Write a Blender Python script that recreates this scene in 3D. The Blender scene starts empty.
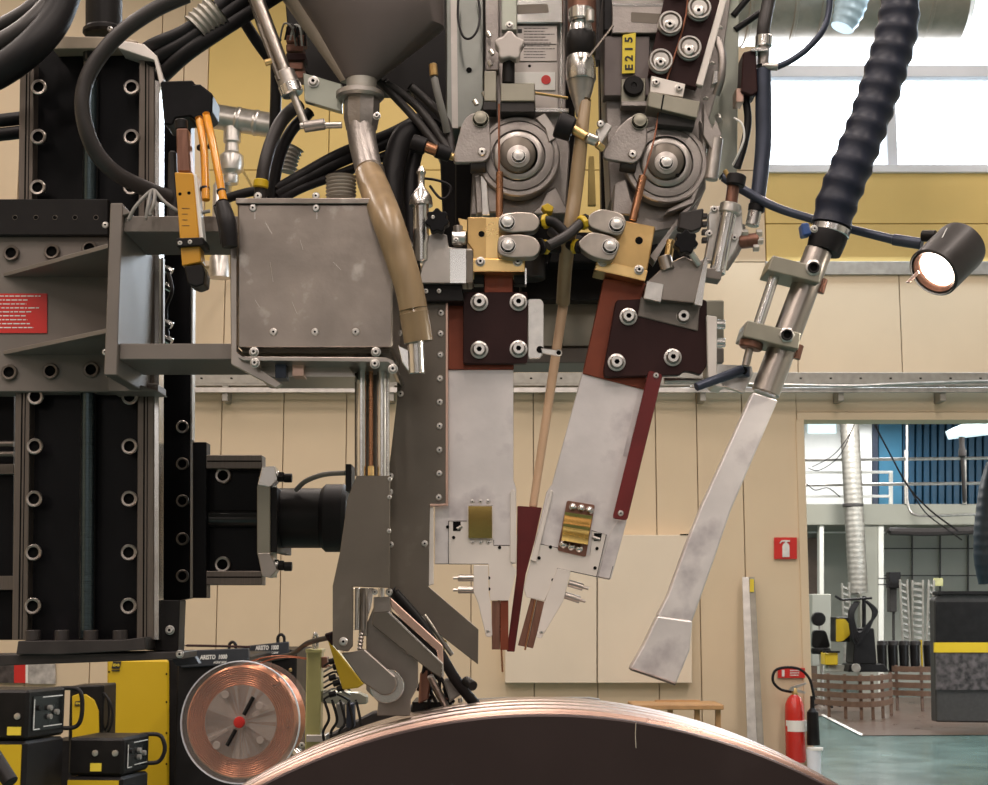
import bpy, bmesh, math, random
from mathutils import Vector, Matrix
R = math.radians
sc = bpy.context.scene
COL = sc.collection
random.seed(7)
# ---------------------------------------------------------------- camera
F, CX, CY, TH, CZ = 1500.0, 494.0, 392.5, R(8.1), 1.6
cd = bpy.data.cameras.new('camera'); cam = bpy.data.objects.new('camera', cd); COL.objects.link(cam)
cam.location = (0, 0, CZ); cam.rotation_euler = (R(90) + TH, 0, 0)
cd.sensor_width = 36; cd.sensor_fit = 'HORIZONTAL'; cd.lens = 36 * F / 988; cd.clip_start = .05; cd.clip_end = 200
cd.dof.use_dof = True; cd.dof.focus_distance = 2.05; cd.dof.aperture_fstop = 45
sc.camera = cam
# ---------------------------------------------------------------- world and lights
w = bpy.data.worlds.new('world'); sc.world = w; w.use_nodes = True
bg = w.node_tree.nodes['Background']; bg.inputs[0].default_value = (.80, .90, 1.0, 1); bg.inputs[1].default_value = 7
sc.view_settings.view_transform = 'Standard'; sc.view_settings.look = 'None'
sc.view_settings.gamma = 1; sc.view_settings.use_curve_mapping = False; sc.view_settings.exposure = 0.14
def area(name, loc, sx, sy, power, col=(1, .855, .77), rot=(0, 0, 0)):
    l = bpy.data.lights.new(name, 'AREA'); l.shape = 'RECTANGLE'; l.size = sx; l.size_y = sy; l.energy = power; l.color = col
    o = bpy.data.objects.new(name, l); o.location = loc; o.rotation_euler = rot; COL.objects.link(o); return o
for lx in (-4.5, -.5, 3.5):
    for ly, pw in ((-7, 135), (-2.5, 140), (1.2, 130), (6, 112), (10.3, 66)):
        area('hall_lamp', (lx, ly, 7.6), .5, 2.6, pw * (1.35 if lx > 2 and ly > 5 else 1))
for lx in (1, 6, 11):
    for ly in (17, 24):
        area('hall_lamp', (lx, ly, 5.1), .5, 2.6, 270, (1, .96, .92))
for wx in (-4.2, .2, 4.6): area('daylight_fill', (wx, -11.7, 4.3), 2.2, 1.7, 22, (1, .97, .95), (R(90), 0, R(0)))  # added fill for reflections on the metal; the front wall has no windows
area('gallery_fill', (6.6, 28.4, 5.1), 2.4, .5, 70, (.95, .97, 1))  # added fill light that brightens the pale gallery wall
area('daylight_fill', (3.6, 12.6, 5.4), 3.4, 1.6, 190, (.75, .87, 1), (R(-62), 0, 0))  # daylight entering by the window band

def P(px, py, Y):
    dx = (px - CX) / F; dy = -(py - CY) / F
    vy = math.cos(TH) - dy * math.sin(TH); vz = math.sin(TH) + dy * math.cos(TH)
    s = Y / vy
    return Vector((dx * s, Y, CZ + vz * s))
def PX(px, Y, py=392): return P(px, py, Y).x
def PZ(py, Y): return P(494, py, Y).z
def K(n, Y): return n * Y / F
def PZY(px, py, z):        # point seen at the pixel on the horizontal plane z
    d = P(px, py, 1.0) - Vector((0, 0, CZ)); s = (z - CZ) / d.z
    return Vector((0, 0, CZ)) + d * s
# ---------------------------------------------------------------- materials
MATS = {}
def M(name, col, rough=.5, metal=0.0, var=.12, scale=25, bump=0.0, rvar=.08, brush=None, coat=0, alpha=1, trans=0, emit=0, wear=None, bscale=None, spec=.5):
    m = bpy.data.materials.new(name); m.use_nodes = True; nt = m.node_tree; b = nt.nodes['Principled BSDF']
    tc = nt.nodes.new('ShaderNodeTexCoord'); mp = nt.nodes.new('ShaderNodeMapping'); nt.links.new(tc.outputs['Object'], mp.inputs[0])
    if brush: mp.inputs['Scale'].default_value = brush
    n = nt.nodes.new('ShaderNodeTexNoise'); n.inputs['Scale'].default_value = scale; n.inputs['Detail'].default_value = 5
    nt.links.new(mp.outputs[0], n.inputs['Vector'])
    r = nt.nodes.new('ShaderNodeValToRGB'); e = r.color_ramp.elements
    e[0].position = .3; e[1].position = .7
    e[0].color = tuple(max(0, c * (1 - var)) for c in col) + (1,); e[1].color = tuple(min(1, c * (1 + var)) for c in col) + (1,)
    nt.links.new(n.outputs['Fac'], r.inputs[0]); out = r.outputs[0]
    if wear:
        wc, wsc, th = wear
        n2 = nt.nodes.new('ShaderNodeTexNoise'); n2.inputs['Scale'].default_value = wsc; n2.inputs['Detail'].default_value = 8
        nt.links.new(tc.outputs['Object'], n2.inputs['Vector'])
        r2 = nt.nodes.new('ShaderNodeValToRGB'); r2.color_ramp.elements[0].position = th; r2.color_ramp.elements[1].position = th + .12
        nt.links.new(n2.outputs['Fac'], r2.inputs[0])
        mx = nt.nodes.new('ShaderNodeMixRGB'); mx.inputs[2].default_value = wc + (1,)
        nt.links.new(r2.outputs[0], mx.inputs[0]); nt.links.new(out, mx.inputs[1]); out = mx.outputs[0]
    nt.links.new(out, b.inputs['Base Color'])
    rr = nt.nodes.new('ShaderNodeMapRange'); rr.inputs['To Min'].default_value = max(.02, rough - rvar); rr.inputs['To Max'].default_value = min(1, rough + rvar)
    nt.links.new(n.outputs['Fac'], rr.inputs[0]); nt.links.new(rr.outputs[0], b.inputs['Roughness'])
    b.inputs['Metallic'].default_value = metal; b.inputs['Specular IOR Level'].default_value = spec
    b.inputs['Coat Weight'].default_value = coat; b.inputs['Alpha'].default_value = alpha
    b.inputs['Transmission Weight'].default_value = trans
    if emit:
        b.inputs['Emission Color'].default_value = tuple(col) + (1,); b.inputs['Emission Strength'].default_value = emit
    if bump:
        nb = nt.nodes.new('ShaderNodeTexNoise'); nb.inputs['Scale'].default_value = bscale or scale * 4; nb.inputs['Detail'].default_value = 4
        nt.links.new(mp.outputs[0], nb.inputs['Vector'])
        bp = nt.nodes.new('ShaderNodeBump'); bp.inputs['Strength'].default_value = bump; bp.inputs['Distance'].default_value = .002
        nt.links.new(nb.outputs['Fac'], bp.inputs['Height']); nt.links.new(bp.outputs[0], b.inputs['Normal'])
    MATS[name] = m; return m
M('cream_wall', (.72, .585, .41), .6, 0, .04, 1.5)
M('joint_dark', (.50, .40, .29), .8)
M('yellow_wall', (.74, .55, .20), .6, 0, .05, 1.5)
M('white_panel', (.80, .70, .56), .5, 0, .03, 2)
M('white_frame', (.82, .86, .94), .5, 0, .03, 3)
M('ceiling_grey', (.35, .33, .3), .8)
M('teal_floor', (.075, .135, .13), .24, 0, .18, 2.0, wear=((.10, .165, .155), 3, .55))
M('brown_floor', (.105, .068, .052), .3, 0, .12, 3)
M('duct_skin', (.46, .40, .34), .38, .55, .12, 10)
M('galv', (.55, .53, .50), .35, .9, .15, 14, rvar=.12)
M('galv_dull', (.36, .345, .31), .5, .7, .15, 14)
M('duct_blue', (.42, .60, .72), .4, .2, .05)
M('steel', (.46, .43, .40), .36, .9, .14, 9, .2, .12, bscale=50, wear=((.62, .59, .55), 28, .6))
M('steel_box', (.33, .288, .255), .33, .9, .16, 16, .35, .14, bscale=34, wear=((.50, .46, .42), 30, .60))
M('steel_dark', (.155, .135, .113), .42, .75, .14, 9, .2, .1, bscale=30, wear=((.22, .195, .17), 14, .62))
M('steel_bright', (.75, .74, .72), .22, 1, .08, 20, rvar=.08)
M('steel_mid', (.42, .38, .345), .3, .95, .12, 16)
M('zinc', (.68, .655, .62), .3, .97, .15, 60)
M('shoe_grey', (.42, .375, .33), .36, .9, .15, 40, .1)
M('cast', (.34, .31, .29), .42, .85, .12, 40, .25, bscale=260)
M('alu', (.76, .72, .71), .38, .6, .16, 10, .25, .12, bscale=30, wear=((.50, .46, .475), 12, .54))
M('alu_white', (.76, .71, .66), .45, .35, .05, 18)
M('bracket_grey', (.19, .168, .15), .5, .35, .10, 10, .04)
M('clamp_khaki', (.31, .295, .24), .4, .7, .1, 18)
M('black_anod', (.005, .005, .006), .35, 0, .3, 10, wear=((.009, .008, .010), 20, .6), spec=.14)
M('black_satin', (.009, .008, .008), .42, 0, .3, 10, spec=.22)
M('rubber', (.010, .009, .010), .5, 0, .25, 30, spec=.25)
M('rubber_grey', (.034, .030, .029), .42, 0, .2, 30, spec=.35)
M('corr_black', (.014, .018, .034), .45, 0, .2, 30, spec=.3)
M('cable_grey', (.22, .215, .2), .5)
M('rail_brown', (.16, .135, .115), .38, .7, .1, 20, brush=(30, 30, 1))
M('recess', (.004, .004, .004), .8, spec=.1)
M('brass', (.85, .60, .27), .28, 1, .10, 18, .15, rvar=.08, bscale=60)
M('brass_plain', (.60, .40, .17), .33, .95, .14, 20, wear=((.74, .52, .24), 35, .60))
M('gold_foil', (.50, .36, .12), .24, 1, .06, 20)
M('copper', (.50, .25, .14), .28, 1, .1, 30)
M('copper_pink', (.62, .42, .34), .3, .9, .1, 30)
M('copper_plate', (.21, .052, .027), .42, .55, .2, 18, wear=((.20, .075, .05), 25, .6))
M('tip_brown', (.24, .12, .085), .35, .7, .2, 50, brush=(3, 3, .4))
M('phenolic', (.030, .012, .012), .42, 0, .12, 20, wear=((.05, .02, .018), 9, .6), spec=.16)
M('red_phenolic', (.12, .012, .012), .32, 0, .25, 15, spec=.4)
M('wood_tube', (.66, .44, .28), .5, 0, .07, 10)
M('amber_hose', (.29, .205, .115), .34, 0, .22, 5, brush=(9, 9, 1), spec=.5)
M('amber_hose_dark', (.22, .155, .085), .28, 0, .2, 12, coat=.3)
M('bracket_light', (.42, .35, .27), .5, .2, .08, 10)
M('wire_copper', (.30, .12, .07), .4, .6)
M('hose_blue', (.012, .028, .045), .45, 0, .2, 20)
M('glass_dark', (.02, .02, .02), .1)
M('hopper_grey', (.12, .10, .094), .5, .4, .12, 6)
M('hopper_edge', (.30, .26, .21), .45, .5, .08, 8)
M('yellow_paint', (.60, .41, .012), .4, 0, .03, 5)
M('orange_sleeve', (.72, .30, .02), .18, 0, .1, 20, coat=.5)
M('sensor_yellow', (.60, .29, .02), .35, 0, .06, 20)
M('red', (.62, .025, .02), .4, 0, .04, 6)
M('red_tank', (.62, .03, .02), .25, 0, .04, 6, coat=.4)
M('white', (.85, .84, .80), .5, 0, .02, 6)
M('label_yellow', (.80, .62, .05), .5, 0, .03, 6)
M('label_grey', (.48, .44, .41), .4, .5, .05, 20)
M('print_black', (.02, .02, .02), .6)
M('print_white', (.75, .75, .73), .6)
M('blue_clamp', (.03, .08, .25), .4)
M('blue_panel', (.008, .07, .14), .5, 0, .1, 3)
M('blue_panel_light', (.05, .22, .36), .5, 0, .1, 3)
M('bluegrey', (.05, .06, .09), .35, .4)
M('grey_wall', (.36, .36, .31), .7, 0, .05, 2)
M('grey_fascia', (.28, .28, .235), .7, 0, .05, 2)
M('pale_wall', (.74, .74, .68), .7, 0, .05, 2)
M('brown_door', (.13, .08, .05), .5)
M('wood_brown', (.15, .085, .055), .5, 0, .2, 8)
M('bench_wood', (.50, .28, .12), .5, 0, .15, 8)
M('plastic_clear', (.72, .62, .56), .10, 0, .02, 5, alpha=.13)
M('spool_wire', (.60, .23, .12), .3, .9, .1, 40)
M('spool_hub', (.46, .39, .36), .3, 0, .1, 12)
M('post_green', (.44, .42, .17), .3, 0, .12, 12, coat=.5)
M('drum_face', (.040, .027, .026), .42, .35, .12, 5, wear=((.05, .035, .034), 10, .6), spec=.3)
M('drum_rim', (.46, .38, .35), .30, 1, .04, 5)
M('drum_copper', (.50, .34, .28), .28, 1, .08, 5)
M('photo_strip', (.06, .05, .05), .4, 0, .9, 14)
M('poster_grey', (.42, .40, .38), .6, 0, .5, 12)
M('cabinet_grey', (.045, .042, .04), .45, spec=.3)
M('profile_grey', (.27, .28, .26), .35, .9, .15, 12)
M('cover_dark', (.15, .125, .12), .45, .3, .12, 20)
M('steel_arm', (.27, .24, .215), .36, .9, .14, 14, .05)
M('fascia_dark', (.03, .034, .042), .45, 0, .1, 10, spec=.3)
M('screen_glass', (.008, .009, .010), .25, spec=.3)
M('lamp_glow', (1.0, .92, .78), .5, 0, .01, 5, emit=14)
M('fixture_glow', (.72, .93, 1.0), .5, 0, .01, 5, emit=.9)
M('chrome', (.62, .60, .57), .26, 1, .04, 30)
M('greenish_plate', (.40, .42, .36), .3, .6, .1, 9)
M('lit_pale_side', (.50, .50, .43), .3, .1, .25, 6)  # lit, pale look of the slide's side put into the colour
# ---------------------------------------------------------------- object plumbing
WL = {}
def reg(o, loc): WL[o.name] = Vector(loc); return o
def wl(o): return WL[o.name] if o is not None else Vector((0, 0, 0))
def tag(o, label=None, cat=None, group=None, kind=None):
    if label: o['label'] = label
    if cat: o['category'] = cat
    if group: o['group'] = group
    if kind: o['kind'] = kind
    return o
def T(name, label, cat, loc, group=None, kind=None):
    o = bpy.data.objects.new(name, None); COL.objects.link(o); o.empty_display_size = .05
    o.location = loc; reg(o, loc); return tag(o, label, cat, group, kind)
def inst(name, me, loc, parent=None, rot=None):
    o = bpy.data.objects.new(name, me); COL.objects.link(o)
    if parent is not None: o.parent = parent
    o.location = Vector(loc) - wl(parent)
    if rot: o.rotation_euler = rot
    return reg(o, loc)
def finish(name, bm, mats, parent=None, smooth=False, bevel=0, seg=1, normals=True):
    c = Vector((0, 0, 0)); n = max(1, len(bm.verts))
    for v in bm.verts: c += v.co
    c /= n
    for v in bm.verts: v.co -= c
    if normals: bmesh.ops.recalc_face_normals(bm, faces=bm.faces[:])
    me = bpy.data.meshes.new(name); bm.to_mesh(me); bm.free()
    for m in (mats if isinstance(mats, (list, tuple)) else [mats]): me.materials.append(MATS[m])
    if smooth:
        me.shade_smooth(); me.set_sharp_from_angle(angle=R(38))
    o = inst(name, me, c, parent)
    if bevel:
        b = o.modifiers.new('bevel', 'BEVEL'); b.width = bevel; b.segments = seg; b.limit_method = 'ANGLE'; b.angle_limit = R(40)
    return o
def prism3(name, front, back, mat, parent=None, bevel=.0006, seg=1):
    bm = bmesh.new(); a = [bm.verts.new(p) for p in front]; b = [bm.verts.new(p) for p in back]
    bm.faces.new(a); bm.faces.new(b[::-1]); n = len(a)
    for i in range(n): bm.faces.new((a[i], b[i], b[(i + 1) % n], a[(i + 1) % n]))
    return finish(name, bm, mat, parent, bevel=bevel, seg=seg)
def prism(name, pts, Y, t, mat, parent=None, bevel=.0006, seg=1):
    """plate whose front outline lies in the plane at depth Y; t is its real thickness"""
    f = [P(x, y, Y) for x, y in pts]
    return prism3(name, f, [p + Vector((0, t, 0)) for p in f], mat, parent, bevel, seg)
def rect(x0, y0, x1, y1): return [(x0, y0), (x1, y0), (x1, y1), (x0, y1)]
def box(name, x0, y0, x1, y1, Y, t, mat, parent=None, bevel=.0006, seg=1):
    return prism(name, rect(x0, y0, x1, y1), Y, t, mat, parent, bevel, seg)
def wbox(name, lo, hi, mat, parent=None, bevel=0):
    f = [Vector((lo[0], lo[1], lo[2])), Vector((hi[0], lo[1], lo[2])), Vector((hi[0], lo[1], hi[2])), Vector((lo[0], lo[1], hi[2]))]
    return prism3(name, f, [Vector((p.x, hi[1], p.z)) for p in f], mat, parent, bevel)
def rnd(pts, r, k=3):
    out = []; n = len(pts)
    for i in range(n):
        p = Vector(pts[i]); a = Vector(pts[i - 1]) - p; b = Vector(pts[(i + 1) % n]) - p
        rr = min(r, a.length * .45, b.length * .45); a = p + a.normalized() * rr; b = p + b.normalized() * rr
        for j in range(k + 1):
            t = j / k; q = a * (1 - t) ** 2 + p * 2 * t * (1 - t) + b * t * t; out.append((q.x, q.y))
    return out
def circ(cx, cy, r, n=24, ry=None): return [(cx + r * math.cos(2 * math.pi * i / n), cy + (ry or r) * math.sin(2 * math.pi * i / n)) for i in range(n)]
def star(cx, cy, r, n=5, d=.22, k=40, ph=-90): return [(cx + r * (1 - d / 2 + d / 2 * math.cos(n * 2 * math.pi * i / k)) * math.cos(2 * math.pi * i / k + R(ph)), cy + r * (1 - d / 2 + d / 2 * math.cos(n * 2 * math.pi * i / k)) * math.sin(2 * math.pi * i / k + R(ph))) for i in range(k)]
def frame_for(ax):
    ax = Vector(ax).normalized(); u = Vector((0, 0, 1)) if abs(ax.z) < .9 else Vector((1, 0, 0))
    s = ax.cross(u).normalized(); return ax, s, s.cross(ax).normalized()
def lathe(name, base, axis, prof, mats, parent=None, seg=24, midx=None, hexr=(), closed=True, mesh_only=False):
    """prof: (radius, height along axis) rings; midx: material per ring gap; hexr: rings that are hexagons"""
    ax, s, u = frame_for(axis); base = Vector(base); bm = bmesh.new(); rings = []
    for i, (r, h) in enumerate(prof):
        if r < 1e-6: rings.append([bm.verts.new(base + ax * h)]); continue
        vs = []
        for j in range(seg):
            a = 2 * math.pi * j / seg; q = r
            if i in hexr: q = r * math.cos(math.pi / 6) / math.cos((a % (math.pi / 3)) - math.pi / 6)
            vs.append(bm.verts.new(base + ax * h + (s * math.cos(a) + u * math.sin(a)) * q))
        rings.append(vs)
    for i in range(len(rings) - 1):
        a, b = rings[i], rings[i + 1]; mi = midx[i] if midx else 0
        for j in range(seg):
            k = (j + 1) % seg
            if len(a) == 1 and len(b) == 1: continue
            if len(a) == 1: f = bm.faces.new((a[0], b[j], b[k]))
            elif len(b) == 1: f = bm.faces.new((a[j], a[k], b[0]))
            else: f = bm.faces.new((a[j], a[k], b[k], b[j]))
            f.material_index = mi
    if closed:
        if len(rings[0]) > 1: bm.faces.new(rings[0])
        if len(rings[-1]) > 1: bm.faces.new(rings[-1][::-1])
    if mesh_only:
        bmesh.ops.recalc_face_normals(bm, faces=bm.faces[:])
        me = bpy.data.meshes.new(name); bm.to_mesh(me); bm.free()
        for m in (mats if isinstance(mats, (list, tuple)) else [mats]): me.materials.append(MATS[m])
        me.shade_smooth(); me.set_sharp_from_angle(angle=R(38)); return me
    return finish(name, bm, mats, parent, smooth=True)
def rod(name, a, b, r, mat, parent=None, r2=None, seg=18):
    a, b = Vector(a), Vector(b); L = (b - a).length; r2 = r if r2 is None else r2; c = min(r, r2) * .12
    return lathe(name, a, b - a, [(r - c, 0), (r, c), (r2, L - c), (r2 - c, L)], mat, parent, seg)
def prod(name, p0, p1, rpx, mat, parent=None, r2=None, seg=18):   # pixel rod: p=(px,py,Y)
    Y = (p0[2] + p1[2]) / 2
    return rod(name, P(*p0), P(*p1), K(rpx, Y), mat, parent, None if r2 is None else K(r2, Y), seg)
def spline(pts, sub):
    pts = [Vector(p) for p in pts]; out = []; n = len(pts)
    for i in range(n - 1):
        p0 = pts[max(0, i - 1)]; p1 = pts[i]; p2 = pts[i + 1]; p3 = pts[min(n - 1, i + 2)]
        for j in range(sub):
            t = j / sub
            out.append(.5 * ((2 * p1) + (p2 - p0) * t + (2 * p0 - 5 * p1 + 4 * p2 - p3) * t * t + (3 * p1 - p0 - 3 * p2 + p3) * t ** 3))
    out.append(pts[-1]); return out
def sweep(name, pts, rad, mat, parent=None, seg=10):
    bm = bmesh.new(); rings = []; n = len(pts); prev = None
    for i, p in enumerate(pts):
        t = (pts[min(n - 1, i + 1)] - pts[max(0, i - 1)]).normalized()
        if prev is None: _, s, u = frame_for(t)
        else:
            s = (prev - t * prev.dot(t)).normalized(); u = t.cross(s).normalized()
        prev = s; r = rad[i] if isinstance(rad, list) else rad
        rings.append([bm.verts.new(p + (s * math.cos(2 * math.pi * j / seg) + u * math.sin(2 * math.pi * j / seg)) * r) for j in range(seg)])
    for a, b in zip(rings, rings[1:]):
        for j in range(seg): bm.faces.new((a[j], a[(j + 1) % seg], b[(j + 1) % seg], b[j]))
    bm.faces.new(rings[0][::-1]); bm.faces.new(rings[-1])
    return finish(name, bm, mat, parent, smooth=True)
def tube(name, pts, rpx, mat, parent=None, seg=10, sub=7):
    """pts (px, py, Y); rpx radius in pixels at that depth, or one per point"""
    w3 = [P(*p) for p in pts]; sp = spline(w3, sub); n = len(pts)
    if isinstance(rpx, (list, tuple)): rr = [K(r, p[2]) for r, p in zip(rpx, pts)]
    else: rr = [K(rpx, p[2]) for p in pts]
    rad = []
    for i in range(len(sp)):
        f = i / sub; k = min(n - 2, int(f)); t = f - k; rad.append(rr[k] * (1 - t) + rr[k + 1] * t)
    return sweep(name, sp, rad, mat, parent, seg)
def ribbed(name, pts, rpx, nr, depth, mat, parent=None, seg=20, per=6, rr=None):
    sp = spline([P(*p) for p in pts], 14); L = [0]
    for a, b in zip(sp, sp[1:]): L.append(L[-1] + (b - a).length)
    Y = pts[0][2]; q = []; rad = []; N = nr * per; k = 0; rr = rr or [rpx] * len(pts)
    for i in range(N + 1):
        d = L[-1] * i / N
        while k < len(L) - 2 and L[k + 1] < d: k += 1
        t = (d - L[k]) / max(1e-9, L[k + 1] - L[k]); q.append(sp[k].lerp(sp[k + 1], min(1, t)))
        f = min(len(rr) - 1.001, (k + t) / 14); fi = int(f); r0 = rr[fi] * (1 - f + fi) + rr[fi + 1] * (f - fi)
        rad.append(K(r0, Y) * (1 - depth * (.5 - .5 * math.cos(2 * math.pi * i / per)) ** .7))
    return sweep(name, q, rad, mat, parent, seg)
def loft(name, rings, mat, parent=None, seg=32, cap=True):
    """rings: (px, py, Y, rx_px, ry_m)"""
    bm = bmesh.new(); rs = []
    for (x, y, Y, rx, ry) in rings:
        c = P(x, y, Y); rs.append([bm.verts.new(c + Vector((K(rx, Y) * math.cos(2 * math.pi * j / seg), ry * math.sin(2 * math.pi * j / seg), 0))) for j in range(seg)])
    for a, b in zip(rs, rs[1:]):
        for j in range(seg): bm.faces.new((a[j], a[(j + 1) % seg], b[(j + 1) % seg], b[j]))
    if cap: bm.faces.new(rs[0]); bm.faces.new(rs[-1])
    return finish(name, bm, mat, parent, smooth=True)
BC = {}
def bolt(px, py, Y, r, parent, kind='socket', name='bolt', mat='zinc'):
    """fastener whose axis points at the viewer's side; r = outer radius in pixels"""
    key = (kind, round(r * Y, 1), mat)
    if key not in BC:
        q = K(r, Y); hexr = (); mats = [mat, 'recess']
        if kind == 'socket':     # washer, flanged head, hexagon recess
            prof = [(q, 0), (q, q * .18), (q * .76, q * .22), (q * .71, q * .24), (q * .66, q * .72), (q * .60, q * .80), (q * .31, q * .80), (q * .28, q * .5), (0, q * .5)]
            mi = [0, 0, 1, 0, 0, 0, 1, 1]; hexr = (6, 7)
        elif kind == 'hex':
            prof = [(q, 0), (q, q * .2), (q * .90, q * .22), (q * .84, q * .20), (q * .80, q * .70), (q * .74, q * .80), (q * .5, q * .80), (q * .4, q * .84), (0, q * .84)]; mi = [0, 0, 1, 0, 0, 0, 0, 0]; hexr = (3, 4)
        elif kind == 'ring':     # counterbored screw: bright rim, dark socket
            prof = [(q, 0), (q, q * .35), (q * .9, q * .45), (q * .66, q * .42), (q * .58, q * .05), (0, q * .05)]; mi = [0, 0, 0, 1, 1]
        elif kind == 'hole':
            prof = [(q, 0), (q, q * .08), (q * .84, q * .09), (q * .80, q * .02), (0, q * .02)]; mi = [0, 0, 1, 1]
        elif kind == 'dot':
            prof = [(q, 0), (q, q * .05), (0, q * .06)]; mi = [1, 1]
        elif kind == 'ball':
            prof = [(q, 0), (q * .95, q * .3), (q * .75, q * .66), (q * .4, q * .9), (0, q)]; mi = [0] * 4
        else:                    # pan head
            prof = [(q, 0), (q, q * .2), (q * .8, q * .45), (q * .3, q * .5), (q * .25, q * .25), (0, q * .25)]; mi = [0, 0, 0, 1, 1]
        BC[key] = lathe(name, (0, 0, 0), (0, -1, 0), prof, mats, seg=18 if r < 6 else 24, midx=mi, hexr=hexr, mesh_only=True)
    return inst(name, BC[key], P(px, py, Y), parent)
def disc(name, px, py, Y, prof, mats, parent=None, seg=40, midx=None, hexr=()):   # prof: (r_px, forward mm)
    return lathe(name, P(px, py, Y), (0, -1, 0), [(K(r, Y), h / 1000) for r, h in prof], mats, parent, seg, midx, hexr)
def text(name, s, px, py, Y, h, mat, parent, width=None, rot=0, shear=0):
    """lettering centred at the pixel, cap height h pixels, facing the viewer's side"""
    cu = bpy.data.curves.new(name, 'FONT'); cu.body = s; cu.align_x = 'CENTER'; cu.align_y = 'CENTER'; cu.size = 1; cu.extrude = .01; cu.offset = .035
    cu.resolution_u = 2; cu.shear = shear
    to = bpy.data.objects.new(name, cu); COL.objects.link(to)
    me = bpy.data.meshes.new_from_object(to.evaluated_get(bpy.context.evaluated_depsgraph_get()))
    bpy.data.objects.remove(to); me.materials.clear(); me.materials.append(MATS[mat])
    xs = [v.co.x for v in me.vertices]; ys = [v.co.y for v in me.vertices]
    mx, my = (max(xs) + min(xs)) / 2, (max(ys) + min(ys)) / 2
    sy = K(h, Y) / (max(ys) - min(ys)); sx = K(width, Y) / (max(xs) - min(xs)) if width else sy
    for v in me.vertices:
        x, y = (v.co.x - mx) * sx, (v.co.y - my) * sy; c, s_ = math.cos(rot), math.sin(rot)
        v.co = Vector((x * c - y * s_, -v.co.z * sy, x * s_ + y * c))
    return tag(inst(name, me, P(px, py, Y), parent), kind='stuff')
def lines(name, x0, y0, x1, y1, Y, n, mat, parent, fill=.45, seed=1):
    """rows of small print too fine to read, as raised ink dashes"""
    rg = random.Random(seed); bm = bmesh.new(); dy = (y1 - y0) / n
    for i in range(n):
        x = x0; xe = x1 - rg.random() * .35 * (x1 - x0)
        while x < xe:
            wd = (.04 + rg.random() * .10) * (x1 - x0); e = min(xe, x + wd)
            vs = [bm.verts.new(P(a, b, Y)) for a, b in ((x, y0 + dy * i), (e, y0 + dy * i), (e, y0 + dy * (i + fill)), (x, y0 + dy * (i + fill)))]
            bm.faces.new(vs); x = e + .02 * (x1 - x0)
    return tag(finish(name, bm, mat, parent), kind='stuff')
# ================================================================ SETTING
WY = 13.0                                   # back wall of the hall
def struct(o): o['kind'] = 'structure'; return o
def piece_grid(parent, name, xs, zs, Y, t, mat, gap=.008, skip=None):
    for i in range(len(xs) - 1):
        for j in range(len(zs) - 1):
            wbox(name, (xs[i] + gap / 2, Y, zs[j] + gap / 2), (xs[i + 1] - gap / 2, Y + t, zs[j + 1] - gap / 2), mat, parent, .002)
ZT = PZ(420, WY); Zm = PZ(412, WY); Zb = PZ(262, WY); Zy = PZ(224, WY); Zw = PZ(166, WY); XJ = PX(803, WY, 440) - .05
wb = struct(T('wall_back', 'cream and yellow panelled hall wall with opening at right', None, (0, WY, 0)))
# backing of the wall, in four blocks around the window and the opening
wbox('backing', (-9, WY + .05, 0), (XJ - .01, WY + .28, Zm), 'joint_dark', wb)
wbox('backing', (-9, WY + .05, Zm), (11, WY + .28, Zw - .06), 'joint_dark', wb)
XWL = PX(757, WY, 110)
wbox('backing', (-9, WY + .05, Zw - .06), (XWL, WY + .28, 9), 'joint_dark', wb)
wbox('backing', (XWL, WY + .05, PZ(-120, WY)), (11, WY + .28, 9), 'joint_dark', wb)
low = [PX(p, WY, 600) for p in (-36, 28, 92, 152, 217, 280, 344, 409, 471, 534, 597, 658, 700, 746)] + [XJ]
low[0] = -9
piece_grid(wb, 'wall_panel', low, [0, PZ(385, WY)], WY, .05, 'cream_wall')
mid = [-9] + [PX(p, WY, 330) for p in (-30, 72, 126, 224, 330, 432, 488, 592, 697, 797, 901, 1005, 1110)] + [11]
piece_grid(wb, 'wall_panel', mid, [PZ(385, WY), Zb], WY, .05, 'cream_wall')
wbox('wall_panel', (XJ, WY - .02, ZT), (11, WY + .05, Zm - .005), 'cream_wall', wb)
wbox('wall_panel', (XJ, WY, Zm + .002), (11, WY + .05, PZ(385, WY) - .006), 'cream_wall', wb)
XY0 = PX(205, WY, 200)
for yel in ([XY0, PX(420, WY, 200), PX(640, WY, 200)], [PX(765, WY, 215), PX(990, WY, 200), 11]): piece_grid(wb, 'yellow_panel', yel, [Zb, Zy, Zw - .04], WY - .01, .06, 'yellow_wall')
piece_grid(wb, 'wall_panel', [PX(640, WY, 200), PX(765, WY, 215)], [Zb, Zw - .04], WY, .05, 'cream_wall')
piece_grid(wb, 'yellow_panel', [XY0, PX(330, WY, 80), PX(455, WY, 80), PX(640, WY, 80)], [Zw - .04, 9], WY - .01, .06, 'yellow_wall')
piece_grid(wb, 'wall_panel', [PX(640, WY, 80), XWL], [Zw - .04, 9], WY, .05, 'cream_wall')
piece_grid(wb, 'wall_panel', [-9] + [PX(p, WY, 100) for p in (-40, 22, 90, 160, 183)] + [XY0], [Zb, 9], WY, .05, 'cream_wall')
wbox('ledge', (XY0, WY - .06, Zb - .05), (PX(640, WY, 262), WY - .002, Zb), 'cream_wall', wb, .004)
wbox('ledge', (PX(765, WY, 262), WY - .03, Zb - .12), (11, WY - .002, Zb), 'galv_dull', wb, .004)
wbox('door_jamb', (XJ - .012, WY - .02, 0), (XJ + .06, WY + .30, ZT), 'cream_wall', wb, .004)
wbox('door_jamb', (XJ + .06, WY + .05, ZT), (11, WY + .30, ZT + .06), 'cream_wall', wb, .004)
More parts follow.
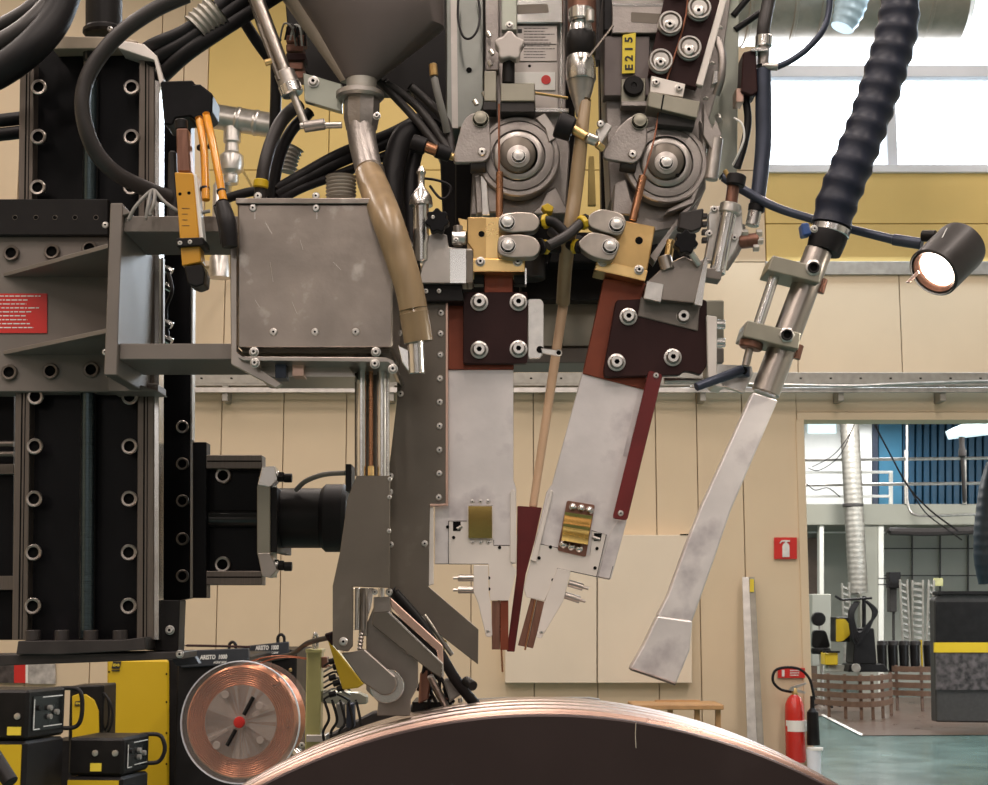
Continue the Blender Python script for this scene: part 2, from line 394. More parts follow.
# the window band at the upper right
wn = struct(T('window_1', 'white framed window band above the yellow wall', None, (XWL, WY, Zw)))
ZWT = PZ(-118, WY); ztr = PZ(70, WY); hm = .055
wbox('window_sill', (XWL, WY - .05, Zw - .07), (11, WY + .20, Zw), 'white_frame', wn, .004)
wbox('window_frame', (XWL, WY + .02, Zw), (XWL + .10, WY + .16, ZWT), 'white_frame', wn, .004)
wbox('transom', (XWL + .10, WY + .02, ztr - hm), (10.9, WY + .16, ztr + hm), 'white_frame', wn, .004)
xm = [PX(p, WY, 110) for p in (892, 1030)] + [PX(1170, WY, 110)]
for x in xm:
    wbox('mullion', (x - .045, WY + .03, Zw), (x + .045, WY + .15, ztr - hm), 'white_frame', wn, .003)
    wbox('mullion', (x - .045, WY + .03, ztr + hm), (x + .045, WY + .15, ZWT), 'white_frame', wn, .003)
M('glass', (.97, .99, 1), .02, 0, .005, 3, trans=1)
xs = [XWL + .10] + xm + [10.9]
for a, b in zip(xs, xs[1:]):
    for z0, z1 in ((Zw, ztr - hm), (ztr + hm, ZWT)):
        wbox('window_pane', (a + .045, WY + .09, z0), (b - .045, WY + .096, z1), 'glass', wn)
# room shell
M('front_wall', (.26, .225, .20), .7)
struct(wbox('floor', (-9, -12, -.2), (15, 31, 0), 'teal_floor'))
struct(wbox('ceiling', (-9, -12, 9), (11.2, 13.3, 9.2), 'ceiling_grey'))
struct(wbox('annex_ceiling_1', (-9, 13.3, 5.28), (15, 30.5, 5.4), 'ceiling_grey'))  # ceiling of the low annex, kept under the window's line of sight
struct(wbox('wall_left', (-9.2, -12, 0), (-9, 31, 9), 'cream_wall'))
struct(wbox('wall_right', (11, -12, 0), (11.2, 13.0, 9), 'pale_wall'))
struct(wbox('wall_annex', (15, 13.3, 0), (15.2, 30.5, 5.4), 'pale_wall'))
struct(wbox('wall_front', (-9, -12.2, 0), (11.2, -12, 9), 'front_wall'))

# ================================================================ ON THE WALL
t = T('cable_tray', 'long galvanised perforated cable tray running along the cream wall', 'cable tray', P(600, 390, WY - .1))
wbox('tray_side', (-8.9, WY - .20, PZ(387, WY)), (10.9, WY - .19, PZ(376, WY)), 'galv_dull', t, .002)
wbox('tray_base', (-8.9, WY - .20, PZ(389, WY)), (10.9, WY - .02, PZ(387, WY)), 'galv_dull', t, .002)
wbox('tray_lip', (-8.9, WY - .225, PZ(396, WY)), (10.9, WY - .20, PZ(391, WY)), 'galv', t, .002)
for i in range(30):
    x = PX(200 + i * 30, WY - .2); wbox('slot', (x, WY - .203, PZ(382.5, WY)), (x + .02, WY - .2, PZ(381, WY)), 'recess', t)
for p in (222, 388, 545, 700, 838, 940):
    x = PX(p, WY - .2); wbox('tray_bracket', (x, WY - .2, PZ(404, WY)), (x + .05, WY, PZ(388, WY)), 'galv_dull', t, .003)
tag(tube('pipe', [(690, 387, 12.7), (740, 384, 12.7), (845, 386, 12.72), (900, 384, 12.72), (995, 381, 12.72)], 1.6, 'galv', seg=8), 'thin bright steel pipe lying along the cable tray right of the torches', 'pipe')

t = T('white_board', 'large cream white panel board with a vertical seam hung behind the torches', 'board', P(598, 610, 12.9))
for a, b in ((505, 596.6), (597.8, 692)): box('board_panel', a, 535, b, 683, 12.86, .138, 'white_panel', t, .004)
box('dark_mark', 680, 534, 689, 535.2, 12.855, .004, 'recess', t, 0)
t = T('fire_extinguisher_sign', 'red square sign with white extinguisher symbol on cream wall', 'sign', P(785, 548, 12.96))
box('sign_plate', 774.3, 537.4, 797, 559, 12.97, .02, 'red', t, .001)
prism('pictogram', [(782.5, 557), (782.5, 546), (783.5, 543.8), (785, 543), (785, 541.6), (782, 541.6), (780.5, 543.5), (779.6, 543.2), (781.5, 540.4), (785, 540), (790, 540.3), (790, 541.6), (787, 541.8), (787, 543), (788.6, 543.8), (789.5, 546), (789.5, 557)], 12.96, .01, 'print_white', t, 0)
t = T('small_sign', 'small red rectangular sign behind the extinguisher hose', 'sign', P(791, 673, 12.96))
box('sign_plate', 778, 668, 805, 678, 12.97, .02, 'red', t, .001)
box('pictogram', 782, 670, 784.5, 676.5, 12.96, .01, 'print_white', t, 0); lines('print', 790, 670, 803, 677, 12.96, 3, 'print_white', t)
t = T('fire_extinguisher', 'red carbon dioxide fire extinguisher with black horn on cream wall', 'fire extinguisher', P(796, 770, 12.8))
Y = 12.8
def zlathe(name, px, Y, prof, mat, parent, seg=24):          # prof [(r px, py)] vertical axis
    zs = [PZ(y, Y) for _, y in prof]; c = P(px, prof[0][1], Y)
    return lathe(name, c, (0, 0, 1), [(K(r, Y), z - zs[0]) for (r, _), z in zip(prof, zs)], mat, parent, seg)
zlathe('tank', 796, Y, [(9, 762), (10, 759), (9.6, 712), (9, 704), (6.5, 698), (3, 694.5)], 'red_tank', t)
zlathe('tank_label', 796, Y, [(10.5, 731), (10.5, 720)], 'white', t)
zlathe('valve', 795, Y, [(3, 694.5), (3, 690), (2, 686)], 'brass', t, 12)
prism('lever', [(789, 690), (791, 687), (806, 682.5), (807, 684), (796, 688.5), (806, 692), (805, 694), (792, 691)], Y - .02, .03, 'galv', t, .001)
tube('hose', [(791, 692, 12.8), (780, 689, 12.72), (773, 681, 12.7), (775, 671, 12.7), (785, 667.5, 12.7), (799, 669, 12.7), (809, 678, 12.7), (813, 692, 12.7), (814, 700, 12.7)], 1.4, 'rubber', t, 8)
zlathe('horn', 813.5, 12.7, [(6.2, 745), (6.5, 743), (5.6, 712), (2.2, 708), (2, 696)], 'black_satin', t, 16)
box('wall_bracket', 788, 706, 804, 710, 12.9, .1, 'red', t)
t = T('waste_bin', 'pale plastic bin standing below the extinguisher horn', 'bin', P(815, 800, 12.6))
zlathe('bin_body', 815, 12.6, [(6, 797), (7.2, 749)], 'white_frame', t, 16); zlathe('rim', 815, 12.6, [(8, 750), (8, 747.5), (6.8, 747.5)], 'white', t, 16)
t = T('leaning_metal_strip', 'tall shiny aluminium strip leaning upright against the cream wall', 'metal strip', P(751, 800, 12.8))
prism3('strip', [P(742, 577, 12.88), P(749, 577, 12.88), P(760, 800, 12.62), P(749, 800, 12.62)], [P(742, 577, 12.93), P(749, 577, 12.93), P(760, 800, 12.7), P(749, 800, 12.7)], 'galv', t, .002)
prism3('strip_flange', [P(749, 577, 12.88), P(754.5, 577, 12.86), P(767, 800, 12.6), P(760, 800, 12.62)], [P(749, 577, 12.93), P(754.5, 577, 12.93), P(767, 800, 12.7), P(760, 800, 12.7)], 'galv_dull', t, .002)
box('yellow_tag', 750, 579, 754, 592, 12.84, .02, 'label_yellow', t)
t = T('wooden_bench', 'low light wooden bench seen over the curved drum edge', 'bench', P(680, 800, 12.2))
wbox('bench_top', (PX(632, 12.2, 705), 12.1, PZ(709, 12.2)), (PX(722, 12.2, 705), 12.6, PZ(704, 12.2)), 'bench_wood', t, .005)
for a in (640, 668, 695, 716): box('leg', a, 709, a + 5, 800, 12.2, .06, 'bench_wood', t, .003)
box('backrest', 655, 700, 700, 704, 12.5, .03, 'bench_wood', t, .003)

# ducts
t = T('ventilation_duct', 'large silver spiral ventilation duct crossing the window top', 'duct', P(850, 0, 11.5))
a, b = P(640, -12, 11.5), P(962, -10, 11.5); rod('duct_body', a, b, K(59, 11.5), 'duct_skin', t, seg=40)
for p in (742, 786, 812, 874, 918): q = P(p, -11, 11.5); lathe('seam_ring', q, b - a, [(K(59, 11.5), 0), (K(60.2, 11.5), .005), (K(60.2, 11.5), .03), (K(59, 11.5), .035)], 'duct_skin', t, 40)
t = T('flexible_duct', 'pale blue ribbed flexible duct hanging in front of the silver duct', 'duct', P(848, 0, 10.6))
ribbed('ribbed_skin', [(858, -60, 10.6), (856, -25, 10.6), (850, 8, 10.6), (842, 28, 10.6)], 16, 11, .06, 'duct_blue', t, rr=[19, 19, 17, 12])
t = T('duct_tee', 'silver duct tee with cross pipe and hanging branch on yellow wall', 'duct', P(225, 120, 11.8))
rod('cross_pipe', P(206, 115, 11.8), P(276, 126, 11.8), K(13, 11.8), 'galv', t)
for p, q in ((236, 119.8), (254, 122.6)): lathe('seam_ring', P(p, q, 11.8), P(276, 126, 11.8) - P(206, 115, 11.8), [(K(13, 11.8), 0), (K(13.8, 11.8), .01), (K(13.8, 11.8), .03), (K(13, 11.8), .04)], 'galv', t)
zlathe('branch', 231, 11.8, [(7, 184), (8, 181), (8, 176), (6.5, 175), (11.5, 171), (13, 164), (12, 156), (7.5, 152), (7, 144), (9, 142), (9, 128)], 'galv', t)
zlathe('lower_branch', 220, 11.9, [(11, 278), (11, 258), (9.6, 256), (9.6, 186), (6, 180)], 'galv', t)

for px, py in ((262, 123), (231, 150), (220, 230)): q = P(px, py, 11.85); rod('wall_hanger', q, Vector((q.x, WY, q.z)), .012, 'galv', t, seg=8)
# ================================================================ THE HALL BEYOND THE OPENING
struct(wbox('wall_far', (-9, 30.2, 0), (15, 30.5, 5.28), 'grey_wall'))
t = T('brown_floor_area', 'brown floor field with a white edge line inside the far hall', 'floor marking', PZY(880, 720, .004))
fp = [(822, 716), (861, 735.5), (1120, 734), (1120, 697), (800, 697), (800, 716)]
prism3('field', [PZY(x, y, .008) for x, y in fp], [PZY(x, y, .001) for x, y in fp], 'brown_floor', t, 0)
fp = [(821, 715), (861, 735.5), (863, 734), (823, 714)]
prism3('white_line', [PZY(x, y, .014) for x, y in fp], [PZY(x, y, .009) for x, y in fp], 'white', t, 0)
t = T('mezzanine', 'grey mezzanine gallery floor across the far hall', 'mezzanine', P(900, 520, 27))
box('fascia', 780, 504, 1090, 525, 27, .25, 'grey_fascia', t, .01)
wbox('deck', (5.2, 27.25, PZ(524, 27)), (14.9, 30, PZ(510, 27)), 'grey_fascia', t)
for a, b, m in ((819.5, 824, 'pale_wall'), (860, 878, 'grey_fascia'), (878.5, 884, 'pale_wall')): box('column', a, 525, b, 700, 27.05, .2, m, t, .01)
t = T('tube_railing', 'steel tube railing with two rails along the gallery edge', 'railing', P(900, 504, 26.9))
for y in (460, 485): prod('rail', (780, y + .3, 26.95), (1100, y - 3, 26.95), 1.6, 'galv', t, seg=8)
for x in (906, 964.5, 1030): prod('post', (x, 450, 26.98), (x, 504, 26.98), 2.1, 'galv', t, seg=8)
t = T('white_railing', 'short white painted railing on the gallery before the pale wall', 'railing', P(850, 504, 28))
for y in (472, 496): box('rail', 790, y - 1.2, 893, y + 1.4, 28, .05, 'white', t, .004)
box('post', 889.5, 472, 893, 504, 27.97, .05, 'white', t, .004)
t = T('blue_wall_cladding', 'dark blue corrugated cladding above the gallery', 'cladding', P(940, 504, 29.5))
box('pale_panel', 879, 400, 902, 506, 29.6, .15, 'blue_panel_light', t, .005)
for i in range(24): box('corrugation', 909 + i * 7.5, 400, 909 + i * 7.5 + 5.6, 506, 29.5, .1, 'blue_panel', t, .01)
box('backing', 903, 400, 1100, 506, 29.62, .1, 'blue_panel', t, 0)
t = T('pale_gallery_wall', 'pale wall with bright window behind the white railing', 'wall', P(830, 504, 29.7))
box('plaster', 780, 400, 856, 506, 29.8, .2, 'white', t, 0); box('pilaster', 857, 400, 872, 506, 29.3, .3, 'white', t, .01); box('dark_gap', 872.5, 400, 878, 506, 29.6, .2, 'bluegrey', t, 0)
box('bright_pane', 808, 421, 836, 433, 29.77, .03, 'fixture_glow', t, 0)
t = T('partition_wall', 'pale partition with brown door and window strip under the gallery', 'partition', P(850, 690, 29.9))
box('brown_door', 808, 538, 820, 700, 29.9, .1, 'brown_door', t); box('strip_window', 808, 528, 900, 533, 29.8, .1, 'white', t)
box('pale_panel', 824, 533, 860, 700, 29.9, .1, 'grey_fascia', t)
for x in (912, 940, 968): box('panel_joint', x, 535, x + 1, 650, 30.1, .05, 'cabinet_grey', t, 0)
for y in (548, 575): box('panel_joint', 884, y, 990, y + 1, 30.1, .05, 'cabinet_grey', t, 0)
t = T('vertical_duct', 'tall galvanised spiral duct rising past the gallery', 'duct', P(850, 600, 26))
ribbed('spiral_skin', [(858.5, 594, 26), (854.5, 520, 26), (849, 415, 26)], 9.6, 34, .03, 'galv_dull', t, 24, 4)
lathe('seam_ring', P(853, 507, 26), (0, 0, 1), [(K(9.7, 26), 0), (K(10.4, 26), .01), (K(10.4, 26), .05), (K(9.7, 26), .06)], 'cabinet_grey', t)
tag(tube('gallery_pipe', [(907, 421, 26.7), (907, 470, 26.7), (908, 505, 26.7), (916, 515, 26.7), (940, 515.5, 26.7), (985, 514, 26.7)], 1.3, 'galv', seg=8), 'thin pipe bending down and along the gallery fascia', 'pipe')
tag(tube('dark_pipe', [(886, 531, 26.5), (930, 532, 26.5), (985, 530, 26.5)], 4, 'rubber_grey', seg=8), 'thick dark pipe hanging under the gallery floor', 'pipe')
for i, (pts, r, lb) in enumerate((([(860, 395, 22), (873, 421, 22), (888, 450, 22), (908, 486, 22), (930, 510, 22), (958, 531, 22)], .9, 'upper black cable sagging diagonally across the blue cladding'),
        ([(908, 486, 21.9), (925, 512, 21.9), (948, 530, 21.9), (962, 540, 21.9)], .7, 'lower black cable sagging towards the hanging hose'),
        ([(856, 421, 24), (846, 440, 24), (832, 456, 24), (812, 467, 24)], .5, 'thin cable swinging left of the spiral duct, upper strand'),
        ([(854, 425, 24), (840, 455, 24), (820, 470, 24), (808, 468, 24)], .5, 'thin cable swinging left of the spiral duct, lower strand'),
        ([(806, 483, 24), (815, 490, 24), (828, 488, 24), (840, 497, 24)], .6, 'thin pale wire crossing the white railing'))):
    tag(tube('hanging_cable', pts, r, 'rubber', seg=6), lb, 'cable')
t = T('hanging_light', 'pale blue glowing light fixture at the upper right of the opening', 'light', P(968, 428, 18))
prism('housing', [(955, 428), (962, 424.5), (1010, 419), (1010, 430), (958, 436)], 18, .4, 'fixture_glow', t, .004)
zlathe('hanging_hook', 964.5, 18, [(1, 503), (2, 500), (2, 458), (4, 456), (4, 452), (2.5, 446), (3, 437)], 'rubber_grey', t, 12)
t = T('hanging_hose', 'dark blue ribbed hose bundle hanging at the right picture edge', 'hose', P(985, 520, 15))
ribbed('ribbed_skin', [(994, 462, 15), (990, 490, 15), (987, 530, 15), (987, 560, 15), (989, 584, 15)], 9, 13, .03, 'hose_blue', t, rr=[7, 11, 13, 13, 10])

# racks, bins, carts
def rack(px0, px1, y0, y1, Y, label, steps, lean):
    t = T('steel_rack', label, 'rack', P((px0 + px1) / 2, y1, Y), 'steel racks in the far hall')
    for a in (px0, px1): prod('rail', (a + lean, y0, Y), (a, y1, Y), 1.1, 'galv_dull', t, seg=6)
    for i in range(steps):
        y = y0 + (y1 - y0) * (i + .5) / steps; l = lean * (1 - (i + .5) / steps)
        prism('rung', [(px0 + l, y - 1), (px1 + l, y + (2 if lean else 0)), (px1 + l, y + (4.5 if lean else 3)), (px0 + l, y + 1.4)], Y, .1, 'galv_dull', t, .004)
rack(904, 911, 580, 664, 25, 'narrow saw-toothed steel rack beside the black control box', 13, -4)
rack(912.5, 923, 580, 664, 25.4, 'wide steel rack with many rungs in the far hall', 14, 0)
rack(926, 931, 580, 664, 25, 'slim steel rack touching the dark display cabinet', 12, 3)
rack(845, 852, 583, 662, 25.5, 'leaning rack behind the welding cart handlebar', 12, -3)
t = T('black_control_box', 'black control box mounted on pole beside the steel racks', 'box', P(895, 600, 25.2))
box('box', 889, 572, 901, 588, 25.2, .2, 'black_satin', t, .01); box('lower_box', 890, 588, 897, 612, 25.3, .2, 'cabinet_grey', t, .01)
box('pole', 893, 588, 895, 668, 25.35, .06, 'cabinet_grey', t)
for y in (578, 584): box('bracket_arm', 879, y, 890, y + 1, 25.2, .05, 'black_satin', t)
tag(box('green_exit_sign', 934, 578, 943, 586, 25, .05, 'post_green'), 'small dark green sign above the display cabinet', 'sign')
for i, (a, lb) in enumerate(((877, 'black drum bin nearest the welding cart'), (888, 'second black drum bin from the welding cart'), (899, 'third black drum bin from the welding cart'), (910, 'fourth black drum bin, before the yellow post'), (923.5, 'black drum bin nearest the display cabinet'))):
    t = T('drum_bin', lb, 'bin', P(a + 5, 668, 24), 'black bins behind the slat barrier'); zlathe('bin_body', a + 5.5, 24, [(4.4, 672), (4.9, 645)], 'black_satin', t, 16); zlathe('lid', a + 5.5, 24, [(5.2, 645), (5.1, 641), (2, 640.5)], 'rubber_grey', t, 16)
tag(zlathe('yellow_post', 922.3, 24, [(1, 672), (1, 640)], 'yellow_paint', None, 10), 'thin yellow post between the black bins', 'post')
def barrier(x0, x1, yt, yb, Y, bow, label, n, posts):
    t = T('slat_barrier', label, 'barrier', P((x0 + x1) / 2, yb, Y), 'brown slat barriers in the far hall')
    for i in range(n):
        y = yt + (yb - yt) * i / (n - 1); k = 14; fr = []
        for e in (0, 1):
            row = [PZY(x0 + (x1 - x0) * j / k, y + (e * 5) + bow * math.sin(math.pi * j / k), 0) for j in range(0)]
        top = []; bot = []
        for j in range(k + 1):
            u = j / k; yy = Y - bow * math.sin(math.pi * u)
            top.append(Vector((PX(x0 + (x1 - x0) * u, Y, 690), yy, PZ(y, Y)))); bot.append(Vector((top[-1].x, yy, PZ(y + 5.4, Y))))
        outl = top + bot[::-1]
        bm = bmesh.new(); A = [bm.verts.new(p) for p in top]; B = [bm.verts.new(p) for p in bot]; C = [bm.verts.new(p + Vector((0, .04, 0))) for p in top]; D = [bm.verts.new(p + Vector((0, .04, 0))) for p in bot]
        for j in range(k):
            for q, s in ((A, B), (B, D), (D, C), (C, A)): bm.faces.new((q[j], q[j + 1], s[j + 1], s[j]))
        finish('slat', bm, 'wood_brown', t)
    for x in posts:
        u = (x - x0) / (x1 - x0); yy = Y - bow * math.sin(math.pi * u) + .045
        X = PX(x, Y, 690); wbox('post', (X - .02, yy, 0), (X + .02, yy + .04, PZ(yt - 1, Y)), 'wood_brown', t)
barrier(806, 893, 673, 698, 22.5, .9, 'curved brown slat barrier before the welding cart', 4, (822, 834, 847, 859, 873, 890))
barrier(893, 960, 666, 690, 23.6, .3, 'straight brown slat barrier before the black bins', 4, (897, 918, 938))
box_t = T('display_cabinet', 'dark cabinet with yellow band and photo strip at the right edge', 'cabinet', P(985, 722, 19.5))
Y = 19.5
prism('body', rnd([(936, 722), (934, 600), (940, 594), (1075, 592), (1075, 724)], 2), Y, .22, 'cabinet_grey', box_t, .02)
box('dark_glass', 936, 602, 1074, 642, Y - .03, .03, 'black_satin', box_t); box('yellow_band', 934.5, 642.5, 1075, 652.5, Y - .04, .05, 'yellow_paint', box_t)
box('photo_strip', 936, 653, 1074, 690, Y - .03, .03, 'photo_strip', box_t); box('lid', 938, 591, 1074, 595, Y - .05, .26, 'black_satin', box_t, .01)
t = T('welding_cart', 'black welding cart draped with cables and a yellow feeder', 'cart', P(858, 671, 23))
Y = 23
prism('base_frame', [(848, 672), (850, 664), (884, 664), (890, 672)], Y, .5, 'black_satin', t, .01)
prism('power_unit', rnd([(853, 664), (855, 628), (874, 628), (877, 664)], 2), Y, .5, 'black_satin', t, .01)
prod('handlebar', (835, 596, Y), (842, 600, Y), 1.2, 'rubber', t, seg=8); prod('handlebar', (842, 600, Y), (872, 598, Y), 1.2, 'rubber', t, seg=8)
prod('mast', (864, 630, Y + .1), (864, 596, Y + .1), 2, 'rubber', t, seg=8)
for i in range(7):
    a = random.uniform(-3, 3); tube('cable_coil', [(858 + a, 602, Y - .1), (852 + a, 615, Y - .15), (858 + a, 632 + i * 2, Y - .15), (868 + a, 628, Y - .15), (874 - a, 612, Y - .12), (866, 601, Y - .1)], 1.5, 'rubber', t, 6)
prism('wire_feeder', rnd([(836, 617), (850, 617), (850, 642), (836, 642)], 1), Y + .1, .4, 'black_satin', t, .01)
prism('feeder_panel', rnd([(836.5, 619), (845, 619), (850, 625), (850, 635), (843, 641), (836.5, 642)], 1.5), Y + .06, .04, 'yellow_paint', t)
prod('wheel', (856, 668, Y - .06), (856.1, 668, Y + .0), 4.5, 'galv_dull', t)
t = T('small_yellow_box', 'small yellow fronted box on clear stand beside the cart', 'box', P(835, 671, 23.2))
box('yellow_front', 825, 653, 838, 665, 23.2, .3, 'yellow_paint', t, .01); box('stand', 828, 665, 845, 672, 23.3, .3, 'grey_wall', t, .01); box('handle', 823, 651, 840, 653, 23.15, .05, 'black_satin', t)
t = T('office_chair', 'black office chair partly hidden behind the door jamb', 'chair', P(820, 672, 23.8))
zlathe('seat', 821, 23.8, [(9, 654), (10, 651), (9, 648)], 'black_satin', t, 20)
prism('backrest', rnd([(813, 630), (826, 630), (831, 648), (812, 648)], 4), 23.9, .1, 'black_satin', t, .01)
prism('headrest', circ(819, 619, 7, 20), 23.9, .1, 'black_satin', t, .01); prod('stem', (820, 625, 23.95), (820, 632, 23.95), 1.5, 'galv', t)
for k in range(5):
    a = k * 2 * math.pi / 5; c = Vector(P(821, 670, 23.8)); c.z = .06
    rod('leg', c + Vector((0, 0, .06)), c + Vector((.3 * math.cos(a), .3 * math.sin(a), 0)), .02, 'black_satin', t, seg=8)
c = P(821, 654, 23.8); rod('gas_column', Vector((c.x, c.y, .1)), c, .03, 'galv', t)
tag(box('pale_locker', 812, 594, 831, 666, 24.6, .4, 'grey_wall', None, .01), 'pale grey locker behind the office chair', 'locker')
# ================================================================ CARRIER AND SLIDES (left)
YS = 2.02
t = T('vertical_slide', 'black vertical linear slide with grey rails, ball screw and round screws', 'linear slide', P(88, 640, YS))
prism('body', [(33, 44), (156, 44), (155, 640), (29, 640)], YS, .04, 'black_anod', t, .001)
for a, b, c, d in ((20, 34, 12, 27), (139, 154.5, 136.5, 153.5)):
    prism('side_rail', [(a, 60), (b, 60), (d, 640), (c, 640)], YS - .022, .03, 'rail_brown', t, .0008)
    prism('rail_groove', [(a + 6, 61), (a + 7.4, 61), (c + 7.4, 639), (c + 6, 639)], YS - .0226, .001, 'recess', t, 0)
    prism('rail_groove', [(a + 9.5, 61), (a + 10.3, 61), (c + 10.3, 639), (c + 9.5, 639)], YS - .0226, .001, 'recess', t, 0)
prism('side_plate', [(154.8, 58), (159.5, 60), (158.5, 640), (153.8, 640)], YS - .02, .03, 'steel_bright', t, .0005)
rod('ball_screw', P(91, 40, YS - .012), P(86.5, 640, YS - .012), K(8, YS), 'glass_dark', t)
M('screw_blue', (.06, .085, .095), .3, .8, .2, 30, brush=(1, 1, 40))
tube('screw_thread', [(91, 60, YS - .02), (89, 300, YS - .02), (87, 638, YS - .02)], 6.4, 'screw_blue', t, 16)
for (x0, x1) in ((39.5, 33.5), (132, 129)):
    for y in (88, 137.5, 188, 397, 446.5, 499, 552.5, 606):
        bolt(x0 + (x1 - x0) * (y - 88) / 518, y, YS - .0225, 8.2, t, 'ring', mat='steel_mid')
prism('top_cap', [(52, 49), (61, 36), (118, 37), (138, 41), (118, 48)], YS - .03, .03, 'bracket_light', t, .001)
prism('top_cap_lip', [(118, 40), (144, 44), (157, 56), (164, 80), (160, 86), (154, 60), (142, 56), (118, 48)], YS - .04, .04, 'alu_white', t, .001)  # white material paints the lip as brightly lit
rod('drive_motor', P(104, 31, YS + .02), P(104, -60, YS + .02), K(19, YS), 'black_satin', t)
rod('motor_flange', P(104, 36, YS + .02), P(104, 28, YS + .02), K(22, YS), 'black_satin', t)
bolt(110, 29, YS - .02, 3, t, 'socket'); bolt(50, 44, YS - .045, 4, t, 'pan')
prism('bottom_plate', [(18, 641), (122, 640), (145, 637), (145, 650), (60, 654.5), (16, 654.5)], YS - .06, .16, 'rubber_grey', t, .001)
for x in (33, 62, 91, 120): rod('rubber_stop', P(x, 641, YS - .035), P(x, 630, YS - .035), K(7.2, YS), 'rubber_grey', t)
prism('lower_beam', [(-60, 656), (182, 652), (182, 659), (-60, 668)], YS - .05, .10, 'rubber_grey', t, .001)
for p in (-22, -12): tube('side_bar', [(-60, 466 + p, YS), (14, 466 + p, YS)], 3, 'rail_brown', t)
prism('rear_plate', [(-60, 384), (14, 384), (12, 640), (-60, 640)], YS + .05, .03, 'black_anod', t)
for y0, y1 in ((464, 474), (576, 590)): prism('cross_strip', rect(-60, y0, 14, y1), YS + .03, .02, 'rail_brown', t)
bolt(170, 630, YS - .005, 4.6, t, 'socket'); bolt(180, 654, YS - .055, 4, t, 'socket')
prism('lower_block', [(145, 600), (180, 600), (178, 652), (145, 650)], YS, .04, 'black_satin', t, .001)
# rear vertical beam with its own screws
YB = 2.16
t = T('rear_beam', 'black vertical beam with a row of faint screws right of the slide', 'beam', P(178, 655, YB))
prism('beam_body', [(163, 84), (191, 84), (190, 598), (180, 600), (180, 655), (154, 655)], YB, .03, 'black_anod', t, .001)
prism('edge_strip', [(191.5, 280), (193, 280), (192, 440), (190.5, 440)], YB - .002, .02, 'galv', t, 0)
prism('edge_strip', [(181, 600), (182.5, 600), (181.5, 656), (180, 656)], YB - .002, .02, 'galv', t, 0)
for y in (427, 464, 501, 539, 576): bolt(182.8, y, YB - .001, 6.4, t, 'ring', mat='steel_mid' if y == 427 else 'steel_dark')
# carriage plate with gussets and crossbars
YC = 1.985
t = T('carriage_bracket', 'grey steel carriage bracket with red warning plate, gussets and crossbars', 'bracket', P(60, 390, YC))
prism('housing', rect(-60, 199, 108, 235), YC - .012, .08, 'black_satin', t, .001)
for x in (15, 36, 55, 75, 96): bolt(x, 217.5, YC - .0125, 2.6, t, 'hole', mat='steel_dark')
prism('plate', [(-60, 234.6), (108, 234.6), (108, 378), (158, 384), (158, 391.6), (-60, 391.6)], YC, .05, 'bracket_grey', t, .001)
for x, y in ((11.8, 253.4), (52.4, 252), (90, 249), (9.8, 372.5), (51, 371.4), (91.6, 370)): bolt(x, y, YC - .001, 8.2, t, 'ring', mat='rail_brown')
YF = 1.82
def gusset(ya, yb, xl=3):
    z = PZ(yb, YC); zt = z + .007; f = YF
    a = [Vector((PX(xl, YC, yb), YC, z)), Vector((PX(108, YC, yb), YC, z)), Vector((PX(108, f, ya), f, z))]
    prism3('gusset', a, [p + Vector((0, 0, .006)) for p in a], 'bracket_grey', t, .0006)
gusset(246, 277); gusset(331, 355)
xa, xb = PX(107.5, YF, 280), PX(120, YF, 280)
wbox('upright', (xa, YF, PZ(375, YF)), (xb, YC + .04, PZ(203, YF)), 'bracket_grey', t, .001)
prism('upright_top', [(120, 203), (131, 213), (120, 216)], YF + .002, .02, 'bracket_grey', t)
for y0, y1, xe in ((216, 232, 238), (343.5, 359.5, 236)):
    wbox('crossbar', (xb, YF + .01, PZ(y1, YF + .01)), (PX(xe, YF + .01, 280), YC - .03, PZ(y0, YF + .01)), 'bracket_grey', t, .001)
prism('light_side_plate', [(120.5, 256), (161, 258), (161, 344), (120.5, 344)], YC + .02, .012, 'lit_pale_side', t)  # opaque slide side, its lit tone painted by the material
prism('plate_edge', [(161, 257), (163, 257), (163, 344), (161, 344)], YC + .02, .012, 'rail_brown', t)
prism('foot', [(120, 378), (158, 391), (108, 391), (108, 376)], YC - .04, .06, 'bracket_grey', t)
for y in (225, 352): bolt(107.5 - 2, y, YF + .03, 3.5, t, 'pan')
box('warning_label', -12, 293.5, 47, 333, YC - .002, .002, 'red', t, 0)
lines('print', -10, 295.5, 43, 331, YC - .0026, 9, 'print_white', t, .28)
# limit blocks between beam and side
t = T('connector_cluster', 'small chrome connector fittings right of the pale carriage side plate', 'connector', P(168, 300, 2.08))
for y in (268, 285, 322, 338): prod('nut', (165, y, 2.08), (172, y + 4, 2.08), 4, 'steel_bright', t, seg=8)
tube('link', [(167, 268, 2.08), (172, 290, 2.07), (166, 310, 2.08), (168, 338, 2.08)], 2, 'rubber', t)

